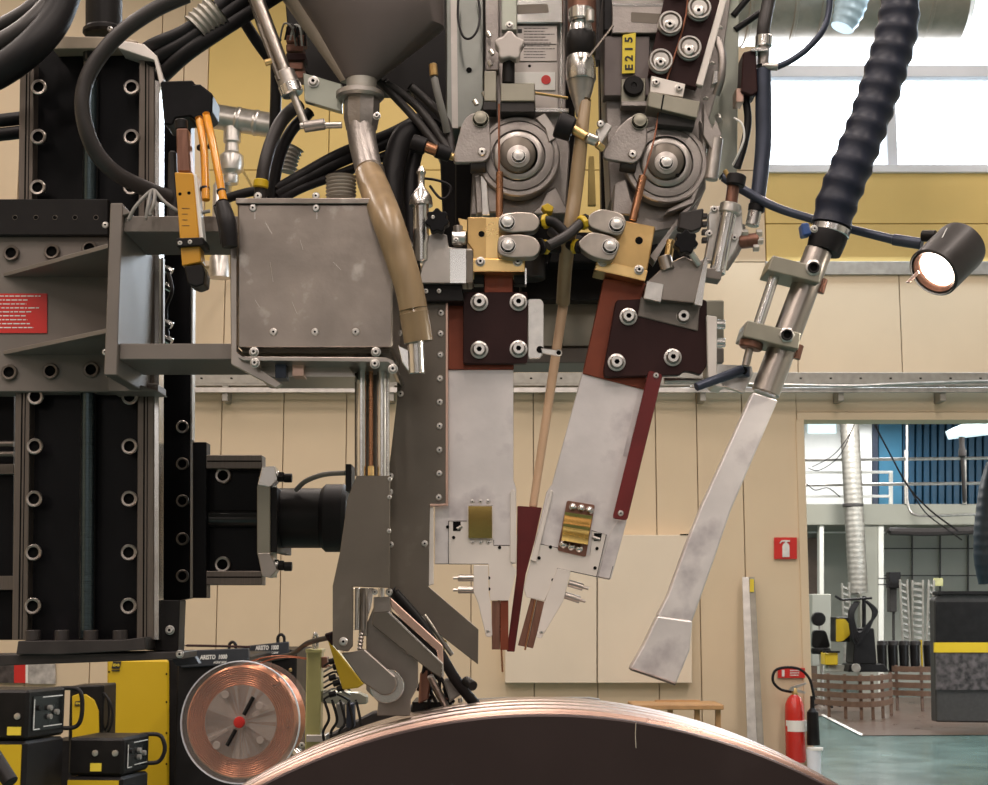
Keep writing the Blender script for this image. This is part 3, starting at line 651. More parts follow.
# horizontal slide
YH = 2.14
t = T('horizontal_slide', 'black horizontal slide with light octagonal flange and round motor', 'linear slide', P(235, 585, YH))
box('rear_flange', 192.5, 442, 206.5, 598, YH - .02, .03, 'black_anod', t, .001)
box('body', 206, 458, 261, 582, YH + .006, .04, 'black_anod', t, .001)
for y0, y1 in ((455, 468.5), (571, 585)):
    box('rail', 206, y0, 262, y1, YH - .02, .035, 'rail_brown', t, .0008)
    box('rail_groove', 207, y0 + 5.5, 261.5, y0 + 6.8, YH - .0206, .001, 'recess', t, 0)
rod('ball_screw', P(206, 519, YH + .004), P(261, 519, YH + .004), K(9, YH), 'glass_dark', t)
for x, y in ((223.4, 475.7), (222.9, 564.5)): bolt(x, y, YH + .003, 8, t, 'ring', mat='steel_mid')
prism('flange_plate', [(257, 487), (263, 468), (270, 466), (270, 577), (262, 575), (257, 553)], YH - .055, .07, 'clamp_khaki', t, .001)
prism('flange_chamfer', [(262, 467), (275, 466), (277, 480), (270, 487), (257.5, 485)], YH - .06, .03, 'steel_bright', t, .001)  # upper chamfer's lit look put into a brighter steel
prism('flange_chamfer', [(257.5, 553), (270, 553), (277, 570), (270, 578), (262, 576)], YH - .06, .03, 'steel_mid', t, .001)
box('motor_face', 270, 487, 277, 552, YH - .05, .15, 'black_satin', t, .001)
for y in (476, 564.5):
    prod('spacer', (270, y, YH - .04), (279, y, YH - .04), 5, 'steel_bright', t); prod('nut', (278, y + 1, YH - .04), (284, y + 1, YH - .04), 5.5, 'black_satin', t, seg=6); prod('screw_end', (284, y + 2, YH - .04), (292, y + 2, YH - .04), 4.6, 'black_satin', t)
rod('motor', P(276, 518, YH + .01), P(325, 518, YH + .01), K(30, YH), 'black_satin', t, seg=36)
rod('motor_cap', P(322, 518, YH + .01), P(348, 518, YH + .01), K(34, YH), 'rubber', t, seg=36)
tag(tube('motor_cable', [(296, 490, 2.12), (306, 481, 2.10), (324, 474.5, 2.06), (346, 473, 2.0)], 2.6, 'cable_grey'), 'grey cable arching from the motor to the flat guard plate', 'cable')
tag(box('stop_block', 345.5, 464, 351.5, 491, 1.95, .05, 'black_satin'), 'small black block beside the top of the flat guard plate', 'block')

# ================================================================ CONTROL BOX
YX = 1.80
t = T('control_box', 'scratched square steel box with screws hanging left of the hopper hose', 'control box', P(315, 360, YX))
box('body', 237.5, 204, 392.5, 347, YX + .004, .16, 'steel_box', t, .0015)
box('front_cover', 238.5, 205, 391.5, 347, YX, .006, 'steel_box', t, .0008)
box('lid', 235.5, 198, 393, 203.5, YX - .004, .17, 'steel_box', t, .0008)
for x, y in ((253, 208), (316, 208), (373, 208), (273.5, 332), (315, 332), (355.6, 332)):
    bolt(x, y, YX, 4, t, 'pan')
for x in (255, 317): box('slot', x - 1, 212, x + .4, 219, YX - .0004, .001, 'steel', t, 0)
bolt(258, 196, YX + .02, 4, t, 'pan'); bolt(316, 196, YX + .02, 4, t, 'pan')
box('under_frame', 242, 348, 390, 353, YX + .02, .12, 'steel_dark', t)  # dark steel frame between the box and its tray
prism('tray', [(238, 358), (244, 356.5), (386, 357.5), (393, 360), (396, 365), (394, 368), (388, 362), (244, 360.5)], YX - .006, .17, 'steel_mid', t, .0006)
for x, y in ((254, 352), (255, 363), (376, 352), (375, 364), (393, 369)): bolt(x, y, YX - .008, 5, t, 'socket')
prism('side_strap', [(230, 243), (237, 230), (237, 352), (282, 384), (276, 388), (231, 364)], YX + .01, .012, 'steel_mid', t, .0008)
zc = [PZ(y, 1.86) for y in (199, 193, 190, 187, 184, 181)]
ribbed('gland_hose', [(341, 199, 1.87), (341, 188, 1.87), (341, 177, 1.87)], 16, 6, .16, 'galv_dull', t)
prism('under_box', [(262, 362), (345, 362), (356, 377), (258, 377)], YX + .04, .10, 'steel_mid', t)
box('valve_block', 275, 362, 286, 378, YX + .02, .03, 'bluegrey', t); box('copper_block', 292, 364, 304, 376, YX + .022, .03, 'copper_pink', t)
for x0, y0, x1, y1 in ((265, 222, 272, 234), (270, 262, 273, 282), (292, 302, 297, 314), (333, 262, 341, 270), (255, 300, 260, 308), (300, 240, 303, 250)): tag(prod('scratch', (x0, y0, YX + .0002), (x1, y1, YX + .0002), .3, 'steel', t, seg=6), kind='stuff')
# the guide rods below the box
t = T('guide_rods', 'pair of bright vertical guide rods with copper wire between them', 'guide rods', P(372, 475, 1.86))
for a, b in ((361.5, 5), (382, 5), (371, 2.2)):
    m = 'steel_bright' if a != 371 else 'copper'
    prod('wire' if a == 371 else 'rod', (a, 360, 1.87), (a, 477, 1.87), b, m, t)
prod('rod', (387.6, 362, 1.88), (387.6, 476, 1.88), 2, 'steel_bright', t); prod('fitting', (371, 466, 1.865), (371, 476, 1.865), 3.4, 'brass', t)
box('dark_backing', 366, 362, 377, 476, 1.895, .01, 'steel_dark', t)
prod('rod', (356.5, 366, 1.885), (356.5, 476, 1.885), 1.8, 'steel_dark', t)

# ================================================================ SHIELD PLATES AND SEAM GUIDE
YP = 1.95
t = T('shield_plate', 'tall dark steel shield plate with riveted edge and slanted lower wing', 'shield plate', P(410, 600, YP))
prism('plate', [(397, 302), (446, 302), (446, 504.5), (430, 505), (428.4, 586.5), (478.4, 629.3), (478, 664.5), (442, 636.5), (388, 596), (388, 476), (397, 400)], YP, .008, 'steel_dark', t, .0006)
prism('edge_strip', [(445.6, 302), (448, 302), (448, 505.5), (430, 506.5), (430, 504), (445.6, 503.8)], YP - .001, .010, 'copper_pink', t, .0003)
prism('lower_strip', [(429.2, 507), (433.5, 507), (433.5, 584), (428.6, 586)], YP + .002, .006, 'alu_white', t)
for x, y in ((440.8, 313), (440.6, 333.6), (440.4, 354.7), (440, 378.5), (439.7, 402), (439.6, 426), (439.4, 450), (439.2, 473.6), (438.8, 497.4), (400.6, 393.8), (390.5, 544.6), (424.7, 543.5), (390, 492), (390.5, 476), (399.5, 311), (399.5, 333), (399.5, 352)):
    bolt(x, y, YP, 3.3, t, 'pan')
t = T('clamp_bar', 'black bar with small screws across the top of the shield plate', 'bar', P(420, 300, 1.93))
prism('bar', [(393, 288), (404, 283), (462, 283), (464, 301), (393, 301)], 1.935, .04, 'black_satin', t, .001)
for x in (405, 426, 439): bolt(x, 291, 1.934, 2.5, t, 'pan')
YG = 1.84
t = T('guard_plate', 'flat dark steel guard plate with long rounded leg and pivot arm', 'guard plate', P(360, 650, YG))
prism('plate', [(356.6, 475.7), (390, 475.7), (389.5, 588), (352.5, 586.5), (352.5, 646), (348, 651.5), (337, 650), (332.6, 644), (332.6, 586), (339.8, 552.7), (348, 496.7)], YG, .008, 'steel_dark', t, .0008)
bolt(343.4, 641.5, YG, 4.4, t, 'pan')
prism('pivot_arm', [(341, 653), (352, 652), (364, 649), (395, 676.5)] + [(385 + 11.5 * math.cos(a), 684 + 11.5 * math.sin(a)) for a in (-.35, 0, .4, .8, 1.2, 1.6, 2.0, 2.4)] + [(362, 682)], YG + .008, .012, 'steel_arm', t, .0012)
disc('pivot_disc', 387.5, 685.5, YG + .034, [(17, 0), (17, 10), (16, 12), (0, 12)], 'steel_bright', t)
bolt(390, 479, YG, 2.4, t, 'pan'); bolt(389.5, 497, YG, 2.4, t, 'pan'); bolt(389, 531, YG, 2.4, t, 'pan')
t = T('tracking_frame', 'grey flat tracking frame plate behind the pivot arm', 'plate', P(390, 700, 1.90))
prism('plate', [(366, 626), (374, 606), (412, 640), (417.8, 655), (417.8, 687), (410.5, 700), (410, 716), (377, 716), (378, 702), (366, 690)], 1.895, .012, 'steel_arm', t, .001)
prod('cylinder_rod', (356.5, 588, 1.88), (356, 630, 1.88), 3.4, 'steel_bright', t); prod('cylinder_rod', (364, 588, 1.885), (363, 636, 1.885), 4.2, 'steel_mid', t)
prism('inner_strip', [(368, 588), (374, 588), (371, 606), (365, 625), (364, 600)], 1.888, .01, 'steel_bright', t)
ribbed('spring', [(362, 631, 1.87), (360.5, 642, 1.87), (359.5, 652, 1.87)], 3.2, 6, .35, 'steel_mid', t)
t = T('bent_arm_pair', 'pair of bent metal bars slanting down, front grey and rear copper lit', 'bent bars', P(410, 650, 1.86))
prism('front_bar', [(373.4, 612), (388, 612), (400, 622), (442.7, 665), (441, 678), (431, 672), (372, 625)], 1.862, .012, 'steel_dark', t, .001)
prism('bright_edge', [(387, 612.2), (389, 611.4), (443.2, 663.5), (443.6, 677), (441.6, 677.5), (442, 665)], 1.861, .008, 'steel_bright', t, .0004)
prism('gap_darkener', [(390, 610), (440, 650), (439, 666), (400, 628)], 1.90, .006, 'black_satin', t)  # black sheet added so the gap between the bars looks dark
prism('rear_bar', [(390, 597), (405, 611), (442.7, 645.6), (443.7, 673), (438.8, 671), (437, 651), (403, 621), (391, 607)], 1.868, .006, 'copper_pink', t, .001)
prism('head_block', [(373.4, 597), (390, 596.5), (391, 612), (373.4, 613)], 1.866, .014, 'steel_arm', t, .001)
prod('pin', (381.5, 598, 1.87), (381.5, 588, 1.87), 3, 'steel_bright', t); bolt(389, 592, 1.865, 3.6, t, 'socket'); bolt(375, 592, 1.865, 3, t, 'socket')
tag(tube('lower_hose', [(392, 590, 1.93), (418, 620, 1.94), (438, 650, 1.95), (456, 680, 1.96), (475, 704, 1.98)], 5.4, 'rubber', seg=12), 'black hose slanting behind the copper lit bar to the drum', 'hose')
t = T('lower_fittings', 'cluster of cable fittings behind the bent bars above the drum', 'fittings', P(440, 700, 1.98))
prod('knob', (466, 681, 1.95), (473, 686, 1.93), 5, 'black_satin', t); prod('pin', (430, 676, 1.96), (446, 706, 1.98), 3.3, 'steel_mid', t)
prism('connector_block', [(443, 680), (456, 676), (462, 694), (450, 702)], 1.97, .03, 'cable_grey', t, .002)
prism('side_block', [(420, 672), (434, 668), (428, 700), (418, 704)], 1.98, .03, 'tip_brown', t, .002)
tube('small_cable', [(416, 618, 1.95), (420, 617, 1.94), (425, 622, 1.95), (438, 645, 1.96)], 1.7, 'cable_grey', t)
tube('small_cable', [(418, 690, 2.0), (424, 680, 1.99), (431, 692, 1.99), (426, 712, 2.0)], 2, 'rubber', t)
prism('yellow_marker', [(442, 641), (446, 640), (449, 648), (444, 650)], 1.955, .01, 'yellow_paint', t)
prod('shaft', (424, 615, 1.95), (452, 655, 1.955), 2.3, 'steel_mid', t)
box('foot_block', 412, 702, 452, 718, 2.0, .1, 'black_satin', t)

t = T('fitting_cluster', 'jumble of small chrome and brown fittings just right of the bent bars', 'fittings', P(432, 690, 2.0))
_r = random.Random(3)
for i in range(22):
    x = _r.uniform(418, 462); y = _r.uniform(max(640, 640 + (x - 418)), 700); l = _r.uniform(3, 7); a = _r.uniform(0, 3.1)
    prod('fitting', (x, y, 1.99), (x + l * math.cos(a), y + l * math.sin(a), 1.99), _r.uniform(1.5, 3.4), _r.choice(['steel_mid', 'tip_brown', 'rubber', 'rubber', 'rubber_grey', 'zinc']), t, seg=10)
for i in range(5): tube('small_hose', [(416 + 5 * i, 650 + 4 * i, 1.985), (424 + 5 * i, 664 + 5 * i, 1.98), (422 + 6 * i, 682 + 3 * i, 1.985), (430 + 6 * i, 702, 1.99)], 1.8, 'rubber', t, 8)
# ================================================================ TORCH 1 (upright)
def cooling_clamps(pts, t, Y):
    for i, (poly, bx, by) in enumerate(pts):
        prism('contact_shoe', rnd(poly, 7), Y, .022, 'shoe_grey', t, .0015, 2); bolt(bx, by, Y, 8.2, t, 'hex')
YT = 1.97
t = T('upright_torch', 'upright flat narrow gap welding torch with brass window and copper top', 'welding torch', P(480, 640, YT))
prism('blade', [(447.6, 366), (513.5, 366), (513.5, 480), (516.3, 489), (516.3, 563), (511, 564), (434.6, 564), (434.6, 506), (447.6, 505)], YT, .016, 'alu', t, .0008)
prism('copper_block', [(447.3, 301), (527, 292), (527, 362), (513.8, 363), (513.8, 369.5), (447.3, 369.5)], YT - .004, .024, 'copper_plate', t, .001)
box('copper_neck', 484, 268, 513, 296, YT - .008, .03, 'copper_plate', t, .001)
prism('insulator_plate', rnd([(463, 292), (527.5, 292), (527.5, 363.5), (463, 363.5)], 3), YT - .018, .014, 'phenolic', t, .001)
for x, y in ((479.3, 302.4), (518.5, 302.4), (479.3, 350), (518.5, 349.2)): bolt(x, y, YT - .018, 9, t)
prism('brass_block', [(467, 217), (524.6, 217), (524.6, 271), (472.5, 271), (472.5, 250), (467, 243)], YT - .03, .05, 'brass_plain', t, .0015)
box('brass_bar', 472.4, 258.5, 525, 271.5, YT - .034, .05, 'brass', t, .001)
box('bright_face', 486, 217.6, 499, 258, YT - .0312, .002, 'brass', t, 0)
bolt(481.5, 234, YT - .0305, 3.2, t, 'dot'); 
for x in (480.4, 517.6): bolt(x, 261.8, YT - .034, 5, t, 'socket')
cooling_clamps([([(499, 214), (520, 211.5), (535, 213), (541, 222), (536, 231), (510, 233), (498, 229)], 507.3, 222.6), ([(498, 235), (520, 234), (535, 236.5), (542, 247), (536, 257), (510, 258), (497, 254)], 507.8, 245.8)], t, YT - .056)
for y in (272, 283): pass
box('black_nut', 474, 272, 484, 284, YT - .012, .02, 'black_satin', t); box('black_nut', 514, 272, 525, 284, YT - .012, .02, 'black_satin', t)
box('bright_edge', 525, 268, 526.6, 284, YT - .02, .02, 'steel_bright', t, 0)
# lower end
prism('cover_plate', rnd([(448.6, 521), (468, 521), (468, 539.5), (493.6, 539.5), (493.6, 545.3), (511, 545.3), (511, 563.5), (516.5, 570), (508.8, 600.5), (490, 600.5), (488.5, 564), (448.6, 564)], 1), YT - .002, .02, 'alu_white', t, .0004)
prism('flange_strip', [(510.4, 492), (512.5, 489), (515.8, 491), (515.8, 563), (510.4, 562)], YT - .006, .022, 'alu_white', t, .0004)
box('window_frame', 467.4, 505.6, 493.2, 539, YT - .0025, .003, 'alu_white', t, 0)
f = [P(468.6, 507 + 31 * i / 12, YT) + Vector((0, -.004 - .007 * math.sin(math.pi * i / 12), 0)) for i in range(13)]
def foil(x0t, x1t, x0b, x1b, y0, y1, Y, dy0, dy1, t, amp=1):
    bm = bmesh.new(); A = []; B = []
    for i in range(17):
        u = i / 16; o = Vector((0, .0054 * amp * math.cos(math.pi * (2 * u - 1)) - .004 - .006 * amp, 0)) if amp == 1 else Vector((0, -.0075 - .003 * math.sin(math.pi * (u * .5 + .5)), 0))
        A.append(bm.verts.new(P(x0t + (x0b - x0t) * u, y0 + (y1 - y0) * u, Y) + o)); B.append(bm.verts.new(P(x1t + (x1b - x1t) * u, y0 + dy0 + (y1 + dy1 - y0 - dy0) * u, Y) + o))
    for i in range(16): bm.faces.new((A[i], A[i + 1], B[i + 1], B[i]))
    ex = bmesh.ops.extrude_face_region(bm, geom=bm.faces[:]); bmesh.ops.translate(bm, vec=(0, .002, 0), verts=[v for v in ex['geom'] if isinstance(v, bmesh.types.BMVert)])
    finish('brass_foil', bm, 'gold_foil', t, smooth=True)
foil(468.5, 492, 468.5, 492, 506.6, 538.3, YT, 0, 0, t, .5)
def joint(pts, t, r=.0005): sweep('joint_line', [P(x, y, YT - .0021) for x, y in pts], r, 'recess', t, 6)
joint([(448.6, 563.5), (448.6, 521), (467, 521)], t); joint([(493.6, 540), (493.6, 545.3), (510, 545.3)], t); joint([(448.6, 564), (488, 564)], t); joint([(468, 505.5), (493, 505.5)], t, .0003)
for x in (472.4, 480.2, 488): bolt(x, 501.6, YT, 2.3, t, 'pan'); bolt(x + .5, 542.2, YT - .002, 2, t, 'pan')
box('sensor_opening', 453, 521.6, 460.6, 531, YT - .0024, .001, 'recess', t, 0); prod('sensor_pin', (457, 529, YT - .003), (462, 526, YT - .003), 1.8, 'steel_mid', t, seg=8)
for x, y in ((453.6, 537.5), (499.6, 547.5), (447.5, 527), (488.6, 578), (488.8, 589)): bolt(x, y, YT - .003, 1.7, t, 'dot')
prism('finger_arm', [(473.5, 565), (488.2, 565), (488.7, 592), (491, 606), (492.3, 635), (490.5, 637.3), (486, 636.5), (478, 603), (473.5, 592)], YT - .006, .006, 'alu_white', t, .0006)
bolt(488, 631, YT - .006, 1.8, t, 'pan')
for y in (578, 590): prod('pin_body', (458, y, YT + .002), (474, y, YT + .002), 3.4, 'steel_mid', t); prod('pin_tip', (453, y, YT + .002), (458, y, YT + .002), 1.4, 'steel_mid', t, seg=8)
box('contact_tip', 491.8, 601, 500, 649.5, YT + .002, .012, 'tip_brown', t, .0004); box('contact_tip', 500.3, 600.6, 508.4, 650, YT + .001, .013, 'copper_plate', t, .0004)
prod('welding_wire', (499, 600, YT + .006), (502.6, 672, YT + .006), 1.0, 'copper', t, seg=8)
prism('side_lug', rnd([(528, 299), (541, 299), (543.8, 303), (543.8, 353), (540, 358.4), (528, 358.4)], 2), YT - .01, .006, 'zinc', t, .0006)
bolt(540, 349.5, YT - .011, 3.6, t, 'dot'); prism('small_arm', [(541, 348), (556, 350), (561, 350), (562, 355), (557, 356), (542, 353)], YT - .016, .005, 'zinc', t); bolt(558.6, 353, YT - .016, 3.6, t, 'ring')

# ================================================================ TORCH 2 (tilted)
t = T('tilted_torch', 'tilted flat welding torch with six ball screws round its brass foil', 'welding torch', P(570, 640, YT))
prism('blade', [(583, 370), (645, 386), (627.5, 500), (623.5, 522), (609.5, 579.6), (557, 568.5), (531, 560), (546.5, 492), (552, 484)], YT, .016, 'alu', t, .0008)
prism('lower_block', [(627, 519), (626, 524), (611, 579), (598, 576.5), (610, 533), (618, 520)], YT - .0015, .018, 'alu', t, .0006)
prism('copper_block', [(604, 278), (645, 283), (690, 330), (683, 370), (660, 376), (647, 376), (644.5, 389.5), (582.6, 373.4)], YT - .004, .024, 'copper_plate', t, .001)
prism('insulator_plate', rnd([(616, 300), (643, 299), (643, 290), (707, 300), (707, 365), (701, 375), (692, 372), (684, 371), (680, 375), (604.5, 377), (603.5, 370)], 3), YT - .018, .014, 'phenolic', t, .001)
for x, y in ((628.3, 316.8), (683, 316.8), (616.5, 362.5), (672.6, 357.5)): bolt(x, y, YT - .018, 9, t)
prism('brass_block', [(619, 219.5), (655.5, 226.5), (645.3, 280.5), (594.7, 269), (600, 248)], YT - .03, .05, 'brass_plain', t, .0015)
prism('brass_bar', [(597, 259), (648, 270.5), (645, 281), (594.5, 269.5)], YT - .032, .05, 'brass', t, .001)
bolt(639, 240.5, YT - .0305, 4, t, 'dot')
bolt(602.6, 262, YT - .0335, 5, t, 'socket'); bolt(639, 270, YT - .0335, 5, t, 'socket')
cooling_clamps([([(588, 215), (600, 208), (622, 213), (627, 222), (621, 237), (600, 231), (588, 226)], 616.3, 225), ([(578, 242), (590, 231), (612, 236), (621, 243), (613, 262), (592, 257), (580, 248)], 609.8, 246.7)], t, YT - .056)
prism('cover_plate', [(540.5, 544), (558, 547.5), (590, 556), (592, 530.5), (606.4, 534.7), (596.6, 576.7), (557.3, 568.3), (552, 584), (544.7, 601), (526.5, 597), (524, 588), (531, 560)], YT - .002, .02, 'alu_white', t, .0004)
prism('flange_strip', [(550.3, 489.8), (553, 491), (536, 562), (530.7, 560)], YT - .006, .022, 'alu_white', t, .0004)
joint([(540.5, 544), (558, 547.8)], t); joint([(591.5, 530.5), (606.4, 534.7), (596.6, 576.7), (557.3, 568.3), (552, 584), (544.7, 601)], t); joint([(598, 576.8), (609.3, 579.6), (613, 566)], t, .0004)
prism('window_frame', rnd([(567, 500.5), (595, 505), (585.8, 557), (557.5, 550.5)], 2), YT - .004, .003, 'tip_brown', t, .0004)
foil(564.5, 591.6, 561, 587, 512.5, 541, YT - .001, 4, 4.5, t)
for x, y in ((572.7, 507.2), (581.2, 508.6), (589.6, 510.4), (563.5, 544.5), (571.3, 546.7), (579.2, 548.7)): bolt(x, y, YT - .004, 4.3, t, 'ball', mat='steel_bright')
prism('sensor_opening', [(594, 533), (602, 533.5), (600.5, 541), (594, 541)], YT - .0026, .001, 'recess', t, 0); prod('sensor_pin', (592, 537, YT - .003), (600, 539.5, YT - .003), 1.8, 'steel_mid', t, seg=8)
for x, y in ((597, 548.5), (550.5, 547), (539, 558), (553, 580), (550, 592), (595, 568)): bolt(x, y, YT - .003, 1.7, t, 'dot')
prism('finger_arm', [(557.3, 568.3), (570.8, 571), (563.3, 601), (545, 632), (541, 638.6), (536.3, 637), (544, 603), (549, 590)], YT - .006, .006, 'alu_white', t, .0006)
bolt(541.5, 632, YT - .006, 1.8, t, 'pan')
for (x0, y0, x1, y1) in ((568.5, 583, 583, 587.3), (564.5, 595, 580, 600)):
    prod('pin_body', (x0, y0, YT + .002), (x1, y1, YT + .002), 3.6, 'steel_mid', t); prod('pin_tip', (x1, y1, YT + .002), (x1 + 5.5, y1 + 1.4, YT + .002), 1.5, 'steel_mid', t, seg=8)
prism('contact_tip', [(531, 598.3), (536.6, 599.7), (526.5, 647), (518, 645.4)], YT + .002, .012, 'tip_brown', t, .0004)
prism('contact_tip', [(537, 600), (545.3, 602), (533, 648.5), (527, 647)], YT + .001, .013, 'tip_brown', t, .0004)
prod('welding_wire', (535.5, 600, YT + .0), (525, 650, YT + .0), 1.0, 'copper', t, seg=8)
t = T('red_insulator_strip', 'long red brown insulating strip bolted along the tilted torch', 'strip', P(640, 450, YT - .02))
prism('strip', rnd([(649, 370), (662.8, 374.8), (627.2, 520.5), (612.6, 518.3)], 3), YT - .026, .008, 'red_phenolic', t, .0008)
prism('grey_shim', [(633, 410), (637, 410), (628, 456), (623, 456)], YT - .001, .002, 'alu', t, 0)
for x, y in ((656, 375.4), (620.7, 513.2)): bolt(x, y, YT - .026, 3, t, 'pan')
t = T('flux_wedge', 'dark red tapered wedge nozzle between the two torches', 'nozzle', P(525, 640, YT + .03))
prism('wedge', [(517.5, 505.8), (542, 507.5), (535, 540), (525.6, 575), (514.6, 651.8), (506.8, 651.5), (516.5, 575)], YT + .025, .02, 'red_phenolic', t, .0008)
t = T('flux_tube', 'pale wood coloured flux tube running down between the torches', 'tube', P(550, 400, YT + .03))
rod('straight_tube', P(564, 300, YT + .03), P(533, 507, YT + .036), K(5.3, YT), 'wood_tube', t, K(4.2, YT))
tube('amber_hose', [(586, 100, YT - .02), (582, 130, YT - .03), (578.5, 165, YT - .03), (575, 195, YT - .03), (570, 230, YT - .035), (565.5, 265, YT - .01), (563, 303, YT + .025)], [5.5, 7, 7.6, 7.6, 7.4, 7.4, 7], 'amber_hose', t, 14)
# ================================================================ FEED HEADS
YW = 1.99
t = T('head_mounting_frame', 'dark mounting frame with brown crossbeam behind both wire feed heads', 'frame', P(560, 300, 2.2))
prism('back_plate', [(280, -60), (400, -60), (470, -60), (470, 255), (444, 255), (440, 160), (412, 92), (330, 92), (290, 60)], 2.22, .03, 'black_satin', t, .002)
prism('back_plate', [(455, -60), (575, -60), (575, 300), (455, 300)], 2.2, .03, 'black_satin', t, .002)
prism('back_plate', [(597, -60), (700, -60), (690, 300), (603, 300)], 2.2, .03, 'black_satin', t, .002)
prism('cross_block', [(520, 262), (622, 262), (622, 300), (520, 300)], 2.14, .10, 'black_satin', t, .002)
prism('crossbeam', [(500, 300), (724, 300), (724, 347), (500, 347)], 2.17, .08, 'clamp_khaki', t, .002)
prism('crossbeam_lower_edge', [(500, 347.5), (724, 347.5), (724, 363), (500, 363)], 2.16, .09, 'bracket_grey', t, .002)
prism('rod_block', [(556, 232), (606, 232), (602, 262), (548, 262)], 2.08, .05, 'rubber', t, .002)
prod('round_motor', (530, 240, 2.1), (530, 280, 2.1), 16, 'rubber_grey', t)
box('cable_channel', 560, -60, 600, 60, 2.15, .03, 'rubber_grey', t)

def feed_disc(cx, cy, t, Y, ph):
    disc('gear_housing', cx, cy, Y, [(43, -20), (43, 0), (41.5, 2), (38, 2), (37.4, 0), (36.6, 0), (36, 3), (31, 4), (28, 4), (27, -1), (0, -1)], 'cast', t, 48)
    disc('bright_ring', cx, cy, Y - .001, [(26, 0), (26, 5), (24.5, 6.5), (20, 6.5), (19.5, 0), (0, 0)], 'steel', t, 48)
    disc('feed_roller', cx - 1.5, cy, Y - .004, [(19, 0), (19, 3), (17.6, 5), (19.2, 7), (19, 12), (17.5, 13.5), (0, 13.5)], 'steel_dark', t, 40)
    disc('roller_washer', cx, cy, Y - .0175, [(12, 0), (12, 1.5), (10.8, 2.5), (0, 2.5)], 'label_grey', t, 32)
    bolt(cx, cy, Y - .02, 7.6, t, 'hex')
def arm_plate(poly, b1, b2, t, Y):
    prism('pressure_arm', rnd(poly, 4), Y, .010, 'cast', t, .0015, 2)
    bolt(b1[0], b1[1], Y, 8.8, t, 'hex', mat='clamp_khaki'); bolt(b2[0], b2[1], Y, 4.6, t, 'pan')
t = T('wire_feed_head', 'left wire feed head with star knob, rating plate and round roller', 'wire feeder', P(515, 200, YW))
prism('housing_plate', [(484, -60), (566, -60), (566, 108), (570, 150), (566, 215), (470, 215), (476, 112), (484, 100)], YW + .03, .08, 'cast', t, .002)
prism('cast_base', [(488, 172), (500, 190), (498, 212), (476, 214), (474, 176)], YW + .008, .04, 'cast', t, .002)
prism('cast_web', [(480, 176), (486, 174), (490, 215), (482, 215)], YW, .03, 'zinc', t, .001)
prism('cast_web', [(546, 192), (556, 186), (570, 214), (530, 214), (540, 205)], YW + .01, .03, 'cast', t, .002)
feed_disc(518.5, 156.5, t, YW, 0)
prism('bright_foot', [(535, 118), (545, 113), (554, 126), (556, 138), (549, 142), (545, 128)], YW - .006, .01, 'steel', t, .001)
box('housing_top', 503, -60, 563, 23, YW + .006, .06, 'steel_bright', t, .0015)
prism('housing_slot', rnd([(517, 4.5), (548, 4), (549, 12.5), (517, 14)], 2), YW + .0055, .002, 'steel_dark', t, 0)
box('housing_edge', 560.5, 25, 562, 108, YW + .02, .02, 'steel_bright', t, 0)
pl = box('rating_plate', 516, 25.5, 557, 61, YW + .012, .003, 'label_grey', t, .0003)
lines('print', 524, 28, 555, 60, YW + .0114, 11, 'print_black', pl, .26, 5)
box('plate_rule', 517, 44, 556, 44.5, YW + .0113, .0005, 'print_black', pl, 0); box('logo_mark', 518, 29, 522, 33, YW + .0113, .0005, 'print_black', pl, 0)
box('lower_panel', 513, 61.5, 558, 108, YW + .014, .01, 'label_grey', t, .0005)
box('white_label', 514, 72, 555, 90, YW + .011, .003, 'white', t, .0003)
bolt(546, 79.8, YW + .0108, 5, t, 'dot'); disc('red_dot', 546, 79.8, YW + .0108, [(5, 0), (5, .6), (0, .7)], 'red', t); bolt(529.5, 66, YW + .0138, 1.6, t, 'dot')
box('spindle_bar', 501.5, -60, 517, 30, YW - .012, .014, 'greenish_plate', t, .001)
bolt(509.5, 25.5, YW - .013, 4.2, t, 'socket')
prod('knob_stem', (508.5, 55, YW - .016), (508.5, 84, YW - .016), 6.6, 'black_satin', t)
prism('star_knob', star(509.5, 45.5, 15.5, 5, .24), YW - .035, .02, 'label_grey', t, .003, 3)
box('clamp_block', 500.6, 83, 535, 101, YW - .022, .03, 'clamp_khaki', t, .001); box('shaded_underside', 500.6, 101, 535, 112, YW - .018, .03, 'rubber_grey', t, .001)  # dark material paints the shade on the block's underside
box('side_block', 484, 71, 496.5, 101, YW - .012, .03, 'clamp_khaki', t, .001); box('shaded_underside', 483, 101, 497, 110, YW - .01, .03, 'rubber_grey', t, .001)  # underside shade again put into a dark material
for x, y in ((487, 32), (490, 50), (488, 61), (483, 92), (474, 100)): prod('small_fitting', (x, y, YW), (x + 3, y + 5, YW), 2.6, 'zinc', t, seg=8)
prism('side_strip', [(484, -60), (499, -60), (499, 70), (486, 70)], YW + .01, .02, 'cast', t, .001)
prod('yellow_rod', (535, 93, YW - .005), (568, 98, YW - .005), 1.6, 'brass_plain', t, seg=8)
box('bright_foot_plate', 535, 108, 569, 112, YW + .01, .03, 'steel_bright', t, .0006)
arm_plate([(466, 117), (474, 112), (489, 117), (491.5, 150), (489, 158), (484, 162), (453.5, 163), (453.5, 155), (461, 127)], (480.5, 119.5), (482, 152), t, YW - .018)
prod('arm_roller', (486, 165, YW - .004), (470, 166, YW - .004), 8, 'rubber_grey', t)
prod('welding_wire', (499, 104, YW - .02), (499, 175, YW - .024), 1.1, 'wire_copper', t, seg=8)
prod('wire_guide', (499.5, 172, YW - .03), (499.5, 219, YW - .03), 3.8, 'copper', t)
t = T('head_support_profile', 'tall greenish steel channel profile left of the upright feed head', 'profile', P(465, 130, YW))
